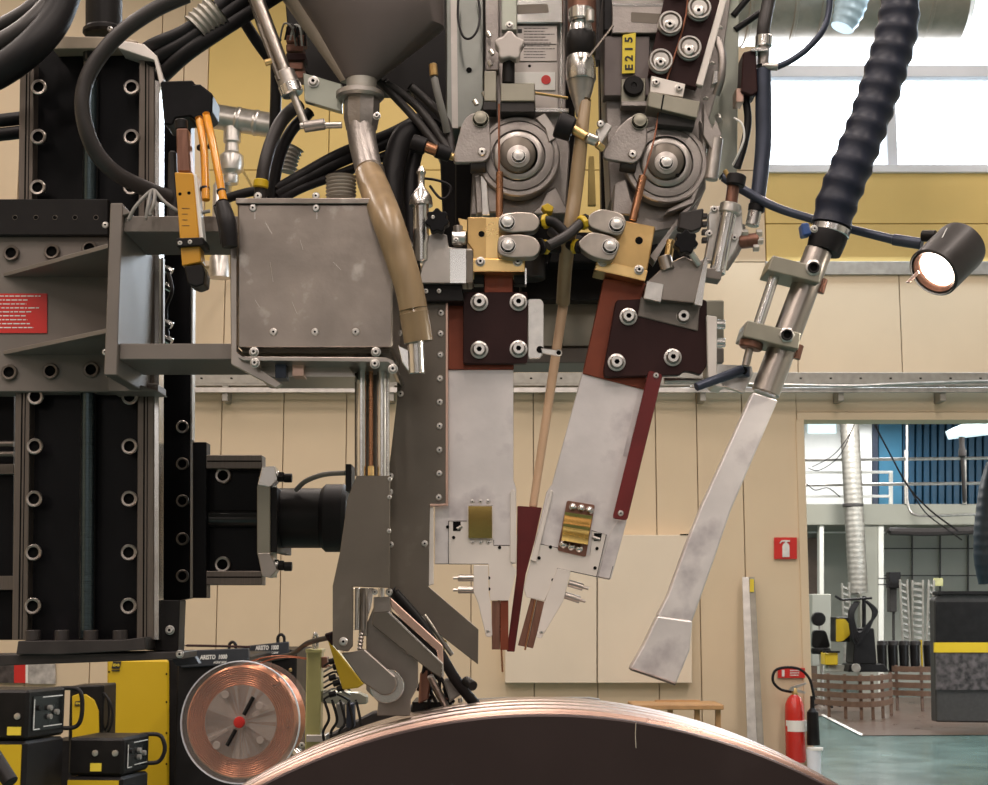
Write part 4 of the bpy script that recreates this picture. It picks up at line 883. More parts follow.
prism('channel', [(445, -60), (484, -60), (484, 105), (476, 125), (462, 128), (446, 128)], YW + .02, .10, 'profile_grey', t, .002)
prism('bright_web', [(450, -60), (456, -60), (458, 128), (452, 128)], YW + .0185, .002, 'steel', t, 0)
bolt(469, 70, YW + .019, 3, t, 'dot')
tag(tube('thin_black_cable', [(459, -10, 1.98), (458, 18, 1.97), (463, 36, 1.96), (471, 38, 1.96), (478, 28, 1.965), (480, 10, 1.98), (476, -8, 1.99)], 1.3, 'rubber', seg=8), 'thin black wire looping in front of the greenish channel profile', 'cable')

t = T('wire_feed_head', 'right wire feed head with four straightening rollers and yellow label', 'wire feeder', P(665, 200, YW))
prism('housing_plate', [(612, -60), (740, -60), (718, 90), (706, 130), (706, 188), (690, 225), (640, 235), (610, 200), (606, 120), (603, 0)], YW + .03, .08, 'cast', t, .002)
feed_disc(666, 163, t, YW, 0)
prism('cast_rim', [(700, 118), (708, 130), (704, 178), (694, 204), (664, 215), (668, 209), (690, 198), (699, 178), (702, 150)], YW - .001, .02, 'cast', t, .002)
prism('cast_web', [(614, 184), (626, 178), (632, 200), (640, 216), (612, 214)], YW, .03, 'cast', t, .002)
prism('cast_leg', [(684, 210), (694, 204), (700, 196), (672, 232), (655, 262), (650, 256)], YW, .03, 'cast', t, .002)
bolt(677.5, 175.5, YW - .018, 2.2, t, 'dot')
box('slot_plate', 612, 3, 664, 33, YW + .004, .04, 'cast', t, .001)
prism('slot', rnd([(631, 12), (664, 14), (663, 24), (631, 22)], 1.5), YW + .0035, .001, 'steel_dark', t, 0)
prism('bright_lip', [(612, 3), (664, 3.5), (664, 6), (612, 5.5)], YW + .0032, .001, 'steel_bright', t, 0)
box('grey_cover', 604, 36, 650, 96, YW + .010, .03, 'cover_dark', t, .0015)
lb = prism('number_label', [(622.6, 35), (635.8, 32.6), (634.8, 73), (622, 73.5)], YW + .004, .003, 'label_yellow', t, .0003)
text('lettering', 'E 2 1 5', 628.8, 53.5, YW + .0036, 8.6, 'print_black', lb, 36, R(90))
disc('black_knob', 633.2, 87.4, YW + .008, [(10.5, 0), (10.5, 8), (9.5, 10), (3, 10), (2.4, 8), (0, 8)], 'black_satin', t)
prism('knob_plate', [(621, 79), (646, 78), (645, 106), (621, 104)], YW + .008, .01, 'clamp_khaki', t, .001)
box('lower_lug', 621, 101, 650, 106, YW, .02, 'cast', t, .001)
prism('roller_plate', [(662, -60), (724, -60), (721, 0), (697, 88), (648, 74), (655, 40), (664, 0)], YW - .004, .014, 'phenolic', t, .001)
for x, y in ((698.2, 11), (669.4, 25.5), (688.5, 50.2), (660, 63.2), (679, -14)):
    disc('straightening_roller', x, y, YW - .004, [(12.4, 0), (12.4, 5), (11, 6), (11, 7), (12.4, 8), (12.4, 13), (11.8, 14), (10.2, 14), (9.6, 12), (8.4, 12), (8, 13), (0, 13)], ['zinc', 'steel_dark'], t, 32, midx=[0] * 7 + [1, 1, 1, 0])
    bolt(x, y, YW - .0168, 6.4, t, 'socket' if x in (669.4, 660) else 'pan')
prism('silver_strip', [(719, -60), (729, -60), (727, 0), (703, 86), (696, 84), (720, 0)], YW - .010, .012, 'alu_white', t, .001)
prism('back_panel', [(722, -60), (740, -60), (737, 177), (708, 176), (704, 100)], YW + .06, .01, 'greenish_plate', t, .001)
prism('clamp_plate', [(651.5, 75.5), (685.5, 84), (683, 97), (650, 92)], YW - .02, .008, 'alu_white', t, .0008)
bolt(656, 82.8, YW - .0205, 4.4, t, 'socket'); bolt(678.8, 88.7, YW - .0205, 4.4, t, 'socket')
prism('clamp_block', [(649, 91.5), (700.5, 101.5), (697, 118), (647.5, 106)], YW - .032, .04, 'clamp_khaki', t, .001)
prism('block_gap', [(663, 94.4), (664.6, 94.7), (662, 110), (660.5, 109.6)], YW - .0325, .002, 'recess', t, 0)
prism('shaded_underside', [(660, 109), (696, 118), (694, 128), (656, 124)], YW - .02, .04, 'rubber_grey', t, .001)  # shaded bottom of the clamp block, painted dark
arm_plate([(630, 116.5), (647, 114.5), (647, 142.7), (641, 158), (634, 164), (603, 158.5), (603.5, 150), (618.4, 127.4)], (639.3, 121.8), (632.4, 154.3), t, YW - .018)
prod('arm_roller', (636, 166, YW - .004), (620, 164, YW - .004), 8, 'rubber_grey', t)
tube('welding_wire', [(689, -20, YW - .009), (686, 15, YW - .009), (678, 45, YW - .009), (668, 76, YW - .010), (660, 105, YW - .012), (654, 140, YW - .026), (643, 178, YW - .026)], 1.0, 'wire_copper', t, 8, 4)
prod('wire_guide', (643, 176, YW - .03), (632.5, 221, YW - .03), 4.2, 'copper', t)
for x, y in ((719, 25), (711, 61), (705, 96), (718, 116), (720, -6)): prod('panel_screw', (x, y, YW + .04), (x + 1, y + 4, YW + .03), 3.2, 'zinc', t, seg=8)
tube('inner_hose', [(716, 38, YW), (722, 55, YW - .01), (721, 78, YW - .01), (716, 95, YW)], 4.2, 'cast', t)
prism('bright_block', [(714, 70), (723, 70), (721, 82), (712, 84)], YW - .012, .02, 'steel_bright', t, .001)
prism('side_lever', [(704, 102), (712, 128), (716, 120), (722, 134), (712, 150), (703, 135)], YW - .008, .02, 'cast', t, .001)
prod('side_cylinder', (716.5, 138, YW), (711, 180, YW), 7, 'steel', t)
box('channel_edge', 604, -60, 612, 30, YW + .01, .02, 'rubber', t, .001)

# parts clamped round the right torch
t = T('right_seam_slide', 'small steel cross slide with black star knob above the tilted torch', 'cross slide', P(675, 300, 1.93))
prism('block', [(671, 262), (684, 256), (696, 262), (706, 258), (706, 262), (696, 303), (645, 298), (646, 283), (660, 270)], 1.93, .03, 'steel_arm', t, .001)
prism('bright_face', [(647, 281), (664, 284), (661, 302), (643.5, 298)], 1.928, .01, 'zinc', t, .0006)
prism('side_bar', [(705, 256), (708, 262), (702, 306), (694, 304)], 1.925, .02, 'steel_bright', t, .0006)
prod('stud', (671, 240, 1.935), (667, 266, 1.935), 4.4, 'brass', t); prod('knurled_nut', (664, 256, 1.93), (668, 270, 1.93), 7, 'steel_mid', t, seg=14)
prism('star_knob', star(686.3, 241.5, 12.5, 7, .22), 1.905, .018, 'black_anod', t, .002, 2)
prod('knob_shaft', (688, 248, 1.915), (699, 265, 1.925), 3.4, 'zinc', t)
prism('base_plate', [(641, 297), (700, 306), (698, 331), (638, 316)], 1.9495, .004, 'bracket_grey', t, .001)
prism('black_block', [(680, 212), (704, 208), (702, 228), (692, 232), (678, 228)], 1.97, .02, 'rubber_grey', t, .002)
t = T('gas_cylinder_actuator', 'bright round actuator cylinder with toothed mounting flange right of rollers', 'actuator', P(724, 270, 1.95))
rod('barrel', P(729, 212, 1.95), P(717, 274, 1.95), K(8.2, 1.95), 'steel_bright', t); prod('collar', (731, 204, 1.95), (729, 214, 1.95), 11, 'zinc', t)
prism('toothed_flange', rnd([(708, 212), (718, 205), (742, 206), (743, 232), (736, 250), (728, 262), (704, 262), (708, 240)], 4), 1.972, .012, 'zinc', t, .0015)
for i in range(4): box('tooth', 702.5, 213 + i * 8, 707.5, 217.5 + i * 8, 1.972, .012, 'rubber_grey', t); 
for x, y in ((714, 209.5), (738, 213), (734, 238), (709, 234)): bolt(x, y, 1.971, 4, t, 'socket')
prism('end_bracket', [(704, 268), (723, 268), (721, 280), (702, 277)], 1.94, .03, 'bracket_grey', t, .001)
prod('top_stem', (734, 180, 1.955), (731, 205, 1.955), 6.4, 'tip_brown', t); prod('black_cap', (737, 175, 1.95), (735, 186, 1.95), 10, 'rubber', t)
prod('brass_tip', (725, 170, 1.955), (729, 178, 1.955), 2.5, 'brass', t, seg=8)
tube('side_pipe', [(741, 225, 1.98), (738, 245, 1.98), (728, 262, 1.98), (724, 268, 1.98)], 5, 'cast', t)
t = T('nozzle_bracket', 'white upright plate with two screws and angled bracket on the crossbeam', 'bracket', P(720, 360, 1.94))
prism('upright_plate', [(706.5, 315), (717, 316.5), (717, 372), (724, 388), (715, 386), (708, 376)], 1.945, .05, 'alu_white', t, .001)
for y in (324.4, 342.6): prod('screw', (716, y, 1.955), (725, y, 1.955), 4.8, 'steel_bright', t)
prism('angle_plate', [(717, 364), (752, 366), (753, 374), (744, 393), (714, 383)], 1.95, .012, 'zinc', t, .001)
t = T('clamp_lever', 'dark blue grey clamp lever pointing left under the nozzle bracket', 'lever', P(720, 380, 1.92))
rod('handle', P(742, 370, 1.92), P(696, 387, 1.90), K(5.4, 1.92), 'bluegrey', t, K(4.4, 1.92)); prod('hub', (743, 366, 1.93), (743, 377, 1.93), 7, 'bluegrey', t); bolt(743.5, 370.5, 1.915, 4, t, 'dot')
tag(prod('rail_bar', (664, 381, 1.99), (712, 381, 1.99), 3.4, 'galv'), 'short round bright bar to the right of the red insulator strip', 'bar')

# left cross slide near torch 1
t = T('left_seam_slide', 'small steel cross slide with black star knob left of brass block', 'cross slide', P(450, 270, 1.92))
prism('block', [(420, 283), (420, 275), (429, 235), (437, 231), (447, 235), (449, 247), (472, 249), (472, 283)], 1.925, .04, 'steel', t, .001)
prism('polished_face', [(450, 249), (466, 249), (466, 283), (450, 283)], 1.9235, .003, 'steel_bright', t, 0); prism('dark_end', [(466, 250), (473, 250), (473, 282), (466, 283)], 1.923, .04, 'steel_dark', t, .0006)
prod('roller', (452, 238, 1.93), (466, 238, 1.93), 7, 'zinc', t); prod('roller_end', (458, 226, 1.93), (458, 246, 1.93), 5, 'steel_mid', t); bolt(456, 240, 1.915, 3, t, 'socket')
prism('star_knob', star(437, 220, 12.5, 7, .22), 1.895, .018, 'black_anod', t, .002, 2); bolt(433, 217, 1.894, 2, t, 'pan')
prism('brass_shim', [(458, 218), (468, 220), (471, 232), (462, 230)], 1.95, .01, 'brass', t)
rod('chrome_barrel', P(421, 205, 1.93), P(421, 262, 1.93), K(8, 1.955), 'steel_bright', t)
lathe('chrome_dome', P(421, 206, 1.93), (0, 0, 1), [(K(12, 1.95), 0), (K(12, 1.95), .003), (K(11, 1.95), .012), (K(7, 1.95), .02), (K(3.6, 1.95), .026), (K(3.6, 1.95), .042), (K(5, 1.95), .046), (K(2, 1.95), .054), (0, .055)], 'chrome', t)
prism('base', [(393, 262), (420, 262), (420, 283), (396, 283)], 1.96, .03, 'rubber_grey', t, .002)
for i, (x, y) in enumerate(((402, 228), (407, 240), (404, 252), (411, 268), (399, 270))): prod('small_fitting', (x, y, 1.95), (x + 4, y + 7, 1.95), 3.6, 'steel_mid' if i % 2 else 'tip_brown', t, seg=10)

# the coupled cooling lugs at the torches
for i, (pts, lb) in enumerate(((((541, 222, 1.925), (548, 221, 1.92), (556, 224, 1.92), (570, 238, 1.92)), 'black cooling hose lug with yellow band at upper left contact shoe'),
    (((541, 247, 1.925), (548, 247, 1.93), (560, 248, 1.95), (580, 240, 1.98)), 'black cooling hose lug with yellow band at lower left contact shoe'),
    (((588, 220, 1.925), (580, 224, 1.92), (566, 236, 1.91), (548, 246, 1.90)), 'grey hose crossing in front of the amber tube from the right shoe'),
    (((580, 247, 1.925), (573, 246, 1.93), (562, 240, 1.96), (552, 232, 2.0)), 'black cooling hose lug at lower right contact shoe'))):
    t = T('cooling_hose', lb, 'hose', P(*pts[0]), 'cooling hoses between the contact shoes')
    tube('hose', pts, 5.4, 'rubber_grey' if i == 2 else 'rubber', t, 12)
    a, b = P(*pts[0]), P(*pts[1]); rod('collar', a, a.lerp(b, .35), K(7.5, 1.925), 'rubber', t, seg=10); rod('yellow_band', a.lerp(b, .38), a.lerp(b, .95), K(7.8, 1.925), 'yellow_paint', t, seg=8)
t = T('yellow_lug', 'small yellow faceted clip above the upper left contact shoe', 'clip', P(547, 208, 1.96)); prism('clip_body', [(541, 206), (548, 203), (554, 207), (552, 212), (545, 211)], 1.95, .02, 'yellow_paint', t, .001)
tag(prism('yellow_tag_strip', [(589, 156), (594, 156), (596, 205), (588, 205)], 2.05, .01, 'yellow_wall'), 'narrow yellow strip hanging between the feed heads', 'strip')
# ================================================================ FLUX VALVE BETWEEN THE HEADS
t = T('flux_valve', 'silver and black flux valve cone hanging between the feed heads', 'valve', P(582, 110, 1.96))
c = P(582, 0, 1.97)
def vlathe(name, px, prof, mat, parent, Y, seg=28):
    z0 = PZ(prof[0][1], Y); return lathe(name, P(px, prof[0][1], Y), (0, 0, 1), [(K(r, Y), PZ(y, Y) - z0) for r, y in prof], mat, parent, seg)
vlathe('brown_hose', 582, [(15, 34), (15, -60)], 'tip_brown', t, 1.99)
vlathe('hose_clamp', 581, [(12, 21), (13.2, 20), (13.2, 10), (12, 9)], 'steel_bright', t, 1.95); prod('clamp_screw', (590, 10, 1.93), (590, 22, 1.93), 4.6, 'zinc', t)
vlathe('silver_neck', 581, [(13, 34), (12.5, 30), (10.5, 23)], 'steel_bright', t, 1.955)
vlathe('black_body', 581, [(14, 57), (15.6, 55), (15.6, 36), (14, 33)], 'black_satin', t, 1.955)
vlathe('chrome_collar', 581, [(15, 81), (15.8, 79), (15.8, 64), (14, 57)], 'chrome', t, 1.952)
vlathe('cone', 581, [(5.5, 116), (6.5, 108), (12, 92), (15, 80)], 'steel', t, 1.955)
prod('sight_rod', (588, 58, 1.925), (613, 26, 1.95), 1.3, 'steel_dark', t, seg=8); bolt(581, 57.5, 1.93, 2.4, t, 'ball')
t = T('valve_knob', 'black round knob with brass stem left of the right feed head', 'knob', P(566, 128, 1.95))
rod('knob', P(557, 124, 1.93), P(573, 130, 1.93), K(14, 1.93), 'rubber', t, K(13, 1.93)); prod('brass_stem', (573, 129, 1.93), (586, 137, 1.93), 5, 'brass', t); prod('steel_neck', (586, 137, 1.93), (596, 141, 1.935), 5.6, 'zinc', t); prod('brass_nut', (597, 144, 1.935), (603, 149, 1.94), 4, 'brass', t)
prism('steel_link', [(596, 130), (606, 122), (612, 126), (600, 146)], 1.95, .01, 'zinc', t, .001); bolt(600.5, 124, 1.945, 4, t, 'pan')

# ================================================================ HOPPER AND ITS HOSE
YO = 1.86
t = T('flux_hopper', 'dark grey conical flux hopper with silver flange and elbow', 'hopper', P(362, 90, YO))
loft('cone', [(352, -60, YO + .1, 96, .05), (371, 0, YO + .1, 77, .05), (380.5, 28, YO + .1, 67, .045), (361.5, 80, YO + .1, 16.5, .02)], 'hopper_grey', t, 48)
loft('rear_facet', [(315, -60, YO + .16, 84, .02), (322, 0, YO + .16, 42, .02), (356, 82, YO + .13, 16, .01)], 'hopper_edge', t, 24)  # rear facet of the hopper, in a lighter colour than the cone
loft('neck', [(361.5, 76, YO + .1, 16, .02), (361.5, 96, YO + .1, 15, .02)], 'galv_dull', t, 28)
loft('flange_ring', [(360, 92, YO + .1, 22, .03), (360, 93.5, YO + .1, 25, .033), (360, 97.5, YO + .1, 25, .033), (360, 100, YO + .1, 22, .03)], 'steel', t, 32)
loft('elbow_body', [(362, 98, YO + .1, 18.5, .024), (361.5, 118, YO + .1, 18.5, .024), (361.5, 130, YO + .1, 16, .021)], 'cast', t, 8)
tube('elbow', [(361, 122, YO + .1), (362, 138, YO + .095), (366, 158, YO + .085), (371, 180, YO + .065)], [15.5, 14.6, 14.2, 13.6], 'cast', t, 24)
prod('elbow_ring', (369.5, 170, YO + .075), (372.5, 184, YO + .06), 15.4, 'steel_dark', t, seg=24)
bolt(377, 116, YO + .07, 4, t, 'socket')
t = T('flux_hose', 'translucent amber flux hose slanting from hopper elbow past the box', 'hose', P(400, 260, 1.8))
tube('hose', [(369, 174, 1.925), (376, 192, 1.85), (388, 222, 1.775), (400, 258, 1.765), (410, 292, 1.765), (417.5, 336, 1.77)], [14.5, 16, 16, 15.5, 14.6, 14.4], 'amber_hose', t, 24)
tube('hose_cuff', [(413, 309, 1.766), (416, 325, 1.768), (418.5, 342, 1.77)], [15.2, 15, 14.8], 'amber_hose_dark', t, 24, 3)
prod('inner_pipe', (415, 330, 1.772), (417, 374, 1.775), 8.4, 'steel_bright', t, seg=24)
prism('pipe_shovel', [(398, 345), (408, 350), (414, 374), (409, 372), (402, 362)], 1.785, .012, 'steel_bright', t, .0008)
# pneumatic cylinder, bracket, electronics
t = T('pneumatic_cylinder', 'slim bronze grey pneumatic cylinder slanting down left of the hopper', 'cylinder', P(290, 90, 1.95))
rod('barrel', P(246, -30, 1.95), P(286, 76, 1.95), K(7.6, 1.95), 'steel_mid', t); tube('tie_rod', [(238, -30, 1.94), (279, 80, 1.94)], 2.2, 'steel_dark', t, 8, 2)
rod('end_cap', P(284, 72, 1.95), P(292, 92, 1.95), K(11, 1.95), 'steel', t); rod('end_ring', P(289, 84, 1.95), P(293, 95, 1.95), K(12, 1.95), 'steel_bright', t)
rod('piston_rod', P(293, 94, 1.95), P(305, 124, 1.95), K(4.2, 1.95), 'steel', t); prod('cross_pin', (300, 126, 1.945), (342, 125, 1.945), 3.4, 'steel', t); prod('pin_boss', (304, 127, 1.945), (325, 124, 1.945), 6, 'cast', t)
prod('inlet_fitting', (265, 63, 1.94), (272, 61, 1.94), 3.6, 'brass', t)
tag(prism('bracket_plate', [(303, 72.6), (342, 84), (342, 112), (304.5, 101)], 1.97, .012, 'greenish_plate', None, .001), 'pale greenish bracket plate between cylinder and hopper neck', 'bracket')
o = bolt(313.5, 82, 1.969, 6, None, 'socket', name='bracket_bolt'); tag(o, 'bright socket bolt in the pale greenish bracket plate', 'bolt')
t = T('terminal_block', 'brown stacked terminal block with bundled wires behind the cylinder', 'terminal block', P(298, 60, 2.1))
for i in range(6): box('terminal', 286, 26 + i * 9, 303 + (i % 2) * 2, 33 + i * 9, 2.08, .03, 'tip_brown' if i % 3 else 'phenolic', t, .001)
for i in range(5): tube('wire_loop', [(280 + i * 5, 40, 2.07), (284 + i * 5, 24 + i, 2.06), (292 + i * 4, 28, 2.05), (296 + i * 3, 46, 2.06)], 1.1, ('cable_grey', 'rubber', 'print_white', 'rubber', 'cable_grey')[i], t, 6)

# ================================================================ CABLES AND HOSES (upper left and middle)
def cab(name, pts, r, mat, lb, cat='cable', group=None, seg=12):
    return tag(tube(name, pts, r, mat, seg=seg), lb, cat, group)
cab('curved_conduit', [(190, -6, 1.84), (160, 7, 1.84), (131, 25, 1.84), (108, 46, 1.84), (88, 76, 1.84), (82.5, 108, 1.84), (92, 145, 1.85), (113, 171, 1.87), (142, 187, 1.9), (168, 197, 1.93)], 8.4, 'rubber_grey', 'thick dark conduit curving in a big arc before the vertical slide')
for i, (o, r, lb) in enumerate(((3, 17, 'lowest thick black cable of the upper left bundle'), (-24, 11, 'middle thick black cable of the upper left bundle'), (-42, 8, 'topmost thick black cable of the upper left bundle'))):
    cab('thick_cable', [(-30, 82 + o, 1.88 + .02 * i), (0, 68 + o, 1.88 + .02 * i), (30, 46 + o * .9, 1.88 + .02 * i), (56, 15 + o * .8, 1.9 + .02 * i), (72, -30 + o * .4, 1.92 + .02 * i)], r, 'rubber_grey' if i else 'rubber', lb, 'cable', 'cable bundle at the upper left')
for i, (y, lb) in enumerate(((121, 'upper black cable entering left of the slide at mid height'), (135, 'lower black cable entering left of the slide at mid height'))):
    cab('side_cable', [(-40, y + 2, 2.06), (-5, y, 2.06), (22, y - 3, 2.07)], 7, 'rubber', lb, 'cable', 'side cables left of the slide')
for i, (a, b, lb) in enumerate((((262, -32), (150, 48), 'upper cable of the clamped diagonal bundle'), ((274, -22), (156, 60), 'middle cable of the clamped diagonal bundle'), ((284, -10), (164, 74), 'lower cable of the clamped diagonal bundle'))):
    cab('bundle_cable', [(a[0], a[1], 2.0 + .01 * i), (218, 8 + i * 12, 1.98), (186, 32 + i * 11, 1.98), (b[0], b[1], 2.0), (b[0] - 16, b[1] + 16, 2.05)], 8.5, 'rubber', lb, 'cable', 'clamped diagonal cable bundle')
t = T('ribbed_collar', 'silver grey ribbed collar wrapped round the diagonal cable bundle', 'collar', P(208, 20, 1.98))
ribbed('ribs', [(219, 11, 1.98), (208, 20, 1.98), (197, 30, 1.98)], 19, 5, .12, 'galv_dull', t)
cab('black_strap_cable', [(222, -20, 2.02), (240, 14, 2.03), (256, 40, 2.04), (272, 62, 2.05)], 6, 'rubber', 'black cable slanting down from the bundle towards the cylinder', 'cable')
cab('rear_post_cable', [(276, 40, 2.08), (276, 90, 2.08), (274, 150, 2.08)], 6, 'black_satin', 'upright black post seen behind the cylinder end cap', 'post')
cab('looping_hose', [(300, 104, 1.99), (284, 118, 1.98), (272, 140, 1.97), (264, 168, 1.96), (260, 200, 1.96)], 7, 'rubber_grey', 'dark hose bending down left of the cylinder rod to the box', 'hose')
cab('looping_hose', [(310, 112, 2.01), (292, 130, 2.0), (280, 155, 2.0), (274, 185, 2.0), (272, 205, 2.0)], 6, 'rubber', 'black hose bending down just right of the dark one to the box', 'hose')
tag(prod('yellow_hose_band', (261.5, 180, 1.955), (260.5, 188, 1.955), 7.8, 'yellow_paint'), 'yellow band round the dark hose above the box', 'band')
for i, (y0, y1, r, lb) in enumerate(((184, 150, 6, 'uppermost black cable passing behind the elbow'), (190, 158, 6, 'middle black cable passing behind the elbow'), (197, 170, 5, 'lowest black cable passing behind the elbow'))):
    cab('crossing_cable', [(276, y0 + 6, 2.0), (300, y0 - 8, 2.0), (340, y1 + 4, 2.02), (390, y1 - 16, 2.05), (420, y1 - 32, 2.08)], r, 'rubber', lb, 'cable', 'black cables crossing behind the elbow')
cab('low_black_cable', [(222, 200, 2.02), (250, 192, 2.02), (280, 190, 2.03)], 5, 'rubber', 'black cable lying over the top of the box at left', 'cable')
tag(ribbed('grey_ribbed_hose', [(296, 148, 2.04), (291, 158, 2.04), (288, 172, 2.04)], 9, 6, .2, 'galv_dull'), 'small grey ribbed hose behind the bending black hoses', 'hose')
for i, (a, b, c, lb) in enumerate(((396, 408, 440, 'leftmost dark cable fan strand right of the hopper neck'), (404, 420, 450, 'second dark cable fan strand right of the hopper neck'), (430, 436, 452, 'rightmost dark cable fan strand right of the hopper neck'))):
    cab('fan_cable', [(a - 20, 78 + 4 * i, 2.0), (b - 10, 100, 2.0), (b + 10, 122, 1.99), (c, 150 + 3 * i, 1.98)], 4.5, 'rubber_grey', lb, 'cable', 'dark cables right of the hopper neck')
cab('drooping_hose', [(425, 128, 2.02), (404, 136, 2.0), (394, 165, 1.99), (392, 200, 1.98), (396, 250, 1.98)], 12, 'rubber', 'thick black hose drooping right of the elbow', 'hose')
cab('drooping_hose', [(436, 126, 2.05), (420, 140, 2.03), (412, 168, 2.02), (410, 196, 2.01), (412, 250, 2.0)], 8, 'rubber', 'second black hose drooping just left of the chrome dome', 'hose')
t = T('brass_coupling', 'black hose coupling with brass ring left of the feed arm', 'coupling', P(430, 148, 1.96))
prod('black_end', (412, 142, 1.95), (426, 147, 1.95), 9, 'rubber', t); prod('brass_ring', (424, 146, 1.95), (437, 151, 1.95), 6, 'copper', t); prod('black_nut', (436, 150, 1.955), (450, 155, 1.96), 8, 'rubber', t); prod('brass_tip', (450, 156, 1.96), (454, 157, 1.96), 4, 'brass', t)
t = T('yellow_cable_lug', 'small yellow knurled connector on thin grey cable near the profile', 'connector', P(434, 70, 1.97))
prod('lug', (433, 64, 1.96), (434, 76, 1.96), 4.4, 'brass_plain', t, seg=8); tube('grey_cable', [(434, 77, 1.96), (438, 95, 1.96), (444, 118, 1.97), (447, 132, 1.98)], 4, 'cable_grey', t)
cab('small_loop_cable', [(418, 178, 1.95), (436, 180, 1.94), (450, 186, 1.94), (448, 196, 1.94), (440, 198, 1.94), (430, 186, 1.95)], 1.4, 'rubber', 'thin black wire loop above the left star knob', 'cable')
for i, (px, lb) in enumerate(((150, 'left loop of thin grey wire before the upper crossbar'), (162, 'right loop of thin grey wire before the upper crossbar'))):
    cab('grey_wire', [(px - 22 + 6 * i, 221 - i, 1.80), (px - 14, 206, 1.80), (153, 190, 1.81), (px + 4, 203, 1.80), (px + 24 * i, 214, 1.80), (px + 46 * i + 2, 214 - 3 * i, 1.80)], 1.9, 'cable_grey', lb)

# yellow sensor with hoses
YN = 1.785
t = T('yellow_sensor', 'slim yellow brown laser sensor clipped upright before the upper crossbar', 'sensor', P(188, 270, YN))
prism('body', [(174.5, 172), (193, 173), (201, 262), (182, 266)], YN, .03, 'sensor_yellow', t, .0012)
prism('side_strip', [(193, 174), (196.5, 174), (203.5, 240), (199.5, 240)], YN + .004, .02, 'white', t, .0005)
prism('top_body', [(176, 128), (188, 128), (191, 172), (177, 172)], YN + .004, .022, 'tip_brown', t, .002); prod('top_cap', (181, 120, YN + .014), (181.5, 130, YN + .014), 6.6, 'black_satin', t)
prism('clip', [(176, 238), (203, 237), (204, 245), (177, 247)], YN - .006, .04, 'black_satin', t, .001); bolt(180, 243, YN - .006, 2.4, t, 'pan'); bolt(190, 242, YN - .006, 2.4, t, 'pan')
prism('lens_housing', rnd([(184, 266), (202, 264), (205, 272), (204, 284), (196, 287), (188, 284)], 2), YN - .002, .035, 'black_satin', t, .002)
for x, y in ((180, 194), (189, 193)): bolt(x, y, YN, 1.8, t, 'dot')
lines('print', 182, 208, 190, 231, YN - .0004, 4, 'print_black', t, .12)
t = T('black_holder', 'black angular holder block on top of the sensor and sleeves', 'holder', P(190, 100, 1.88))
prism('holder_body', [(160, 81), (193, 80), (194, 84), (200, 84), (213, 94), (212, 112), (198, 122), (190, 116), (176, 118), (172, 125), (164, 124)], 1.87, .05, 'black_anod', t, .002)
for i, (pts, lb) in enumerate(((((199, 118, 1.83), (204, 150, 1.815), (206, 200, 1.80)), 'left orange sleeved hose beside the yellow sensor'), (((206, 114, 1.83), (214, 150, 1.81), (224, 204, 1.79)), 'right orange sleeved hose beside the yellow sensor'))):
    t = T('orange_hose', lb, 'hose', P(*pts[1]), 'orange sleeved hoses'); tube('sleeve', pts, 4.2, 'orange_sleeve', t); 
    for k in (.35, .85): q = P(*pts[0]).lerp(P(*pts[2]), k); rod('cable_tie', q, q + (P(*pts[2]) - P(*pts[0])).normalized() * .004, K(5, 1.84), 'rubber', t)
t = T('black_grip', 'black rubber grip sleeve below the orange hoses', 'grip', P(228, 225, 1.85))
tube('grip', [(222, 203, 1.79), (227, 222, 1.78), (230, 247, 1.78)], [7, 9.5, 8], 'rubber', t); tube('grip_lever', [(216, 206, 1.80), (221, 226, 1.79), (223, 244, 1.79)], 3.2, 'rubber_grey', t)
tag(prism('rear_dark_stack', [(168, 150), (176, 150), (178, 236), (166, 236)], 1.93, .03, 'rubber_grey', None, .003), 'dark upright strip just left of the yellow sensor', 'strip')

# ================================================================ SUCTION NOZZLE AND CORRUGATED HOSE (right)
YQ = 1.90
t = T('suction_nozzle', 'long flattened steel suction nozzle with round pipe and flared grey mouth', 'nozzle', P(700, 560, YQ))
rod('upper_pipe', P(819, 250, YQ), P(765, 394, YQ), K(14, YQ), 'steel_mid', t, K(14.4, YQ), 28)
prism('flat_tube', [(753, 392), (778, 400), (731, 510), (714, 560), (692, 622), (657, 616), (668, 595), (688, 540), (702, 505)], YQ - .012, .024, 'alu', t, .002, 2)
prism('flared_mouth', [(657.5, 616), (692.5, 621), (690, 650), (676, 684), (630, 668.5), (643, 646)], YQ - .014, .028, 'alu', t, .002, 2)
prism('mouth_edge', [(630, 668.5), (676, 683.5), (675, 685.5), (632, 671)], YQ - .012, .024, 'steel_dark', t, 0)
t = T('nozzle_clamp', 'pair of khaki clamp blocks with adjusting rod holding the nozzle pipe', 'clamp', P(770, 320, YQ))
for poly, bx, by in (([(773, 255), (822, 268), (819.5, 283), (767.5, 270)], 813.4, 267.7), ([(747.5, 320), (801, 333), (798.5, 349.5), (742.5, 336)], 786.8, 335)):
    prism('clamp_block', rnd(poly, 1.5), YQ - .034, .06, 'clamp_khaki', t, .0015); disc('screw_boss', bx, by, YQ - .034, [(8.2, 0), (8.2, 1.5), (7, 2.2), (0, 2.2)], 'zinc', t, 6 if by > 300 else 20); bolt(bx, by, YQ - .0365, 6, t, 'ring', mat='black_satin')
rod('adjusting_rod', P(776, 271, YQ - .012), P(758, 326, YQ - .012), K(5.4, YQ), 'steel_bright', t)
for p, q in (((824, 279), (820, 293)), ((800, 345), (796, 359))): prod('screw_end', (p[0], p[1], YQ), (q[0], q[1], YQ), 4.2, 'tip_brown', t, seg=10)
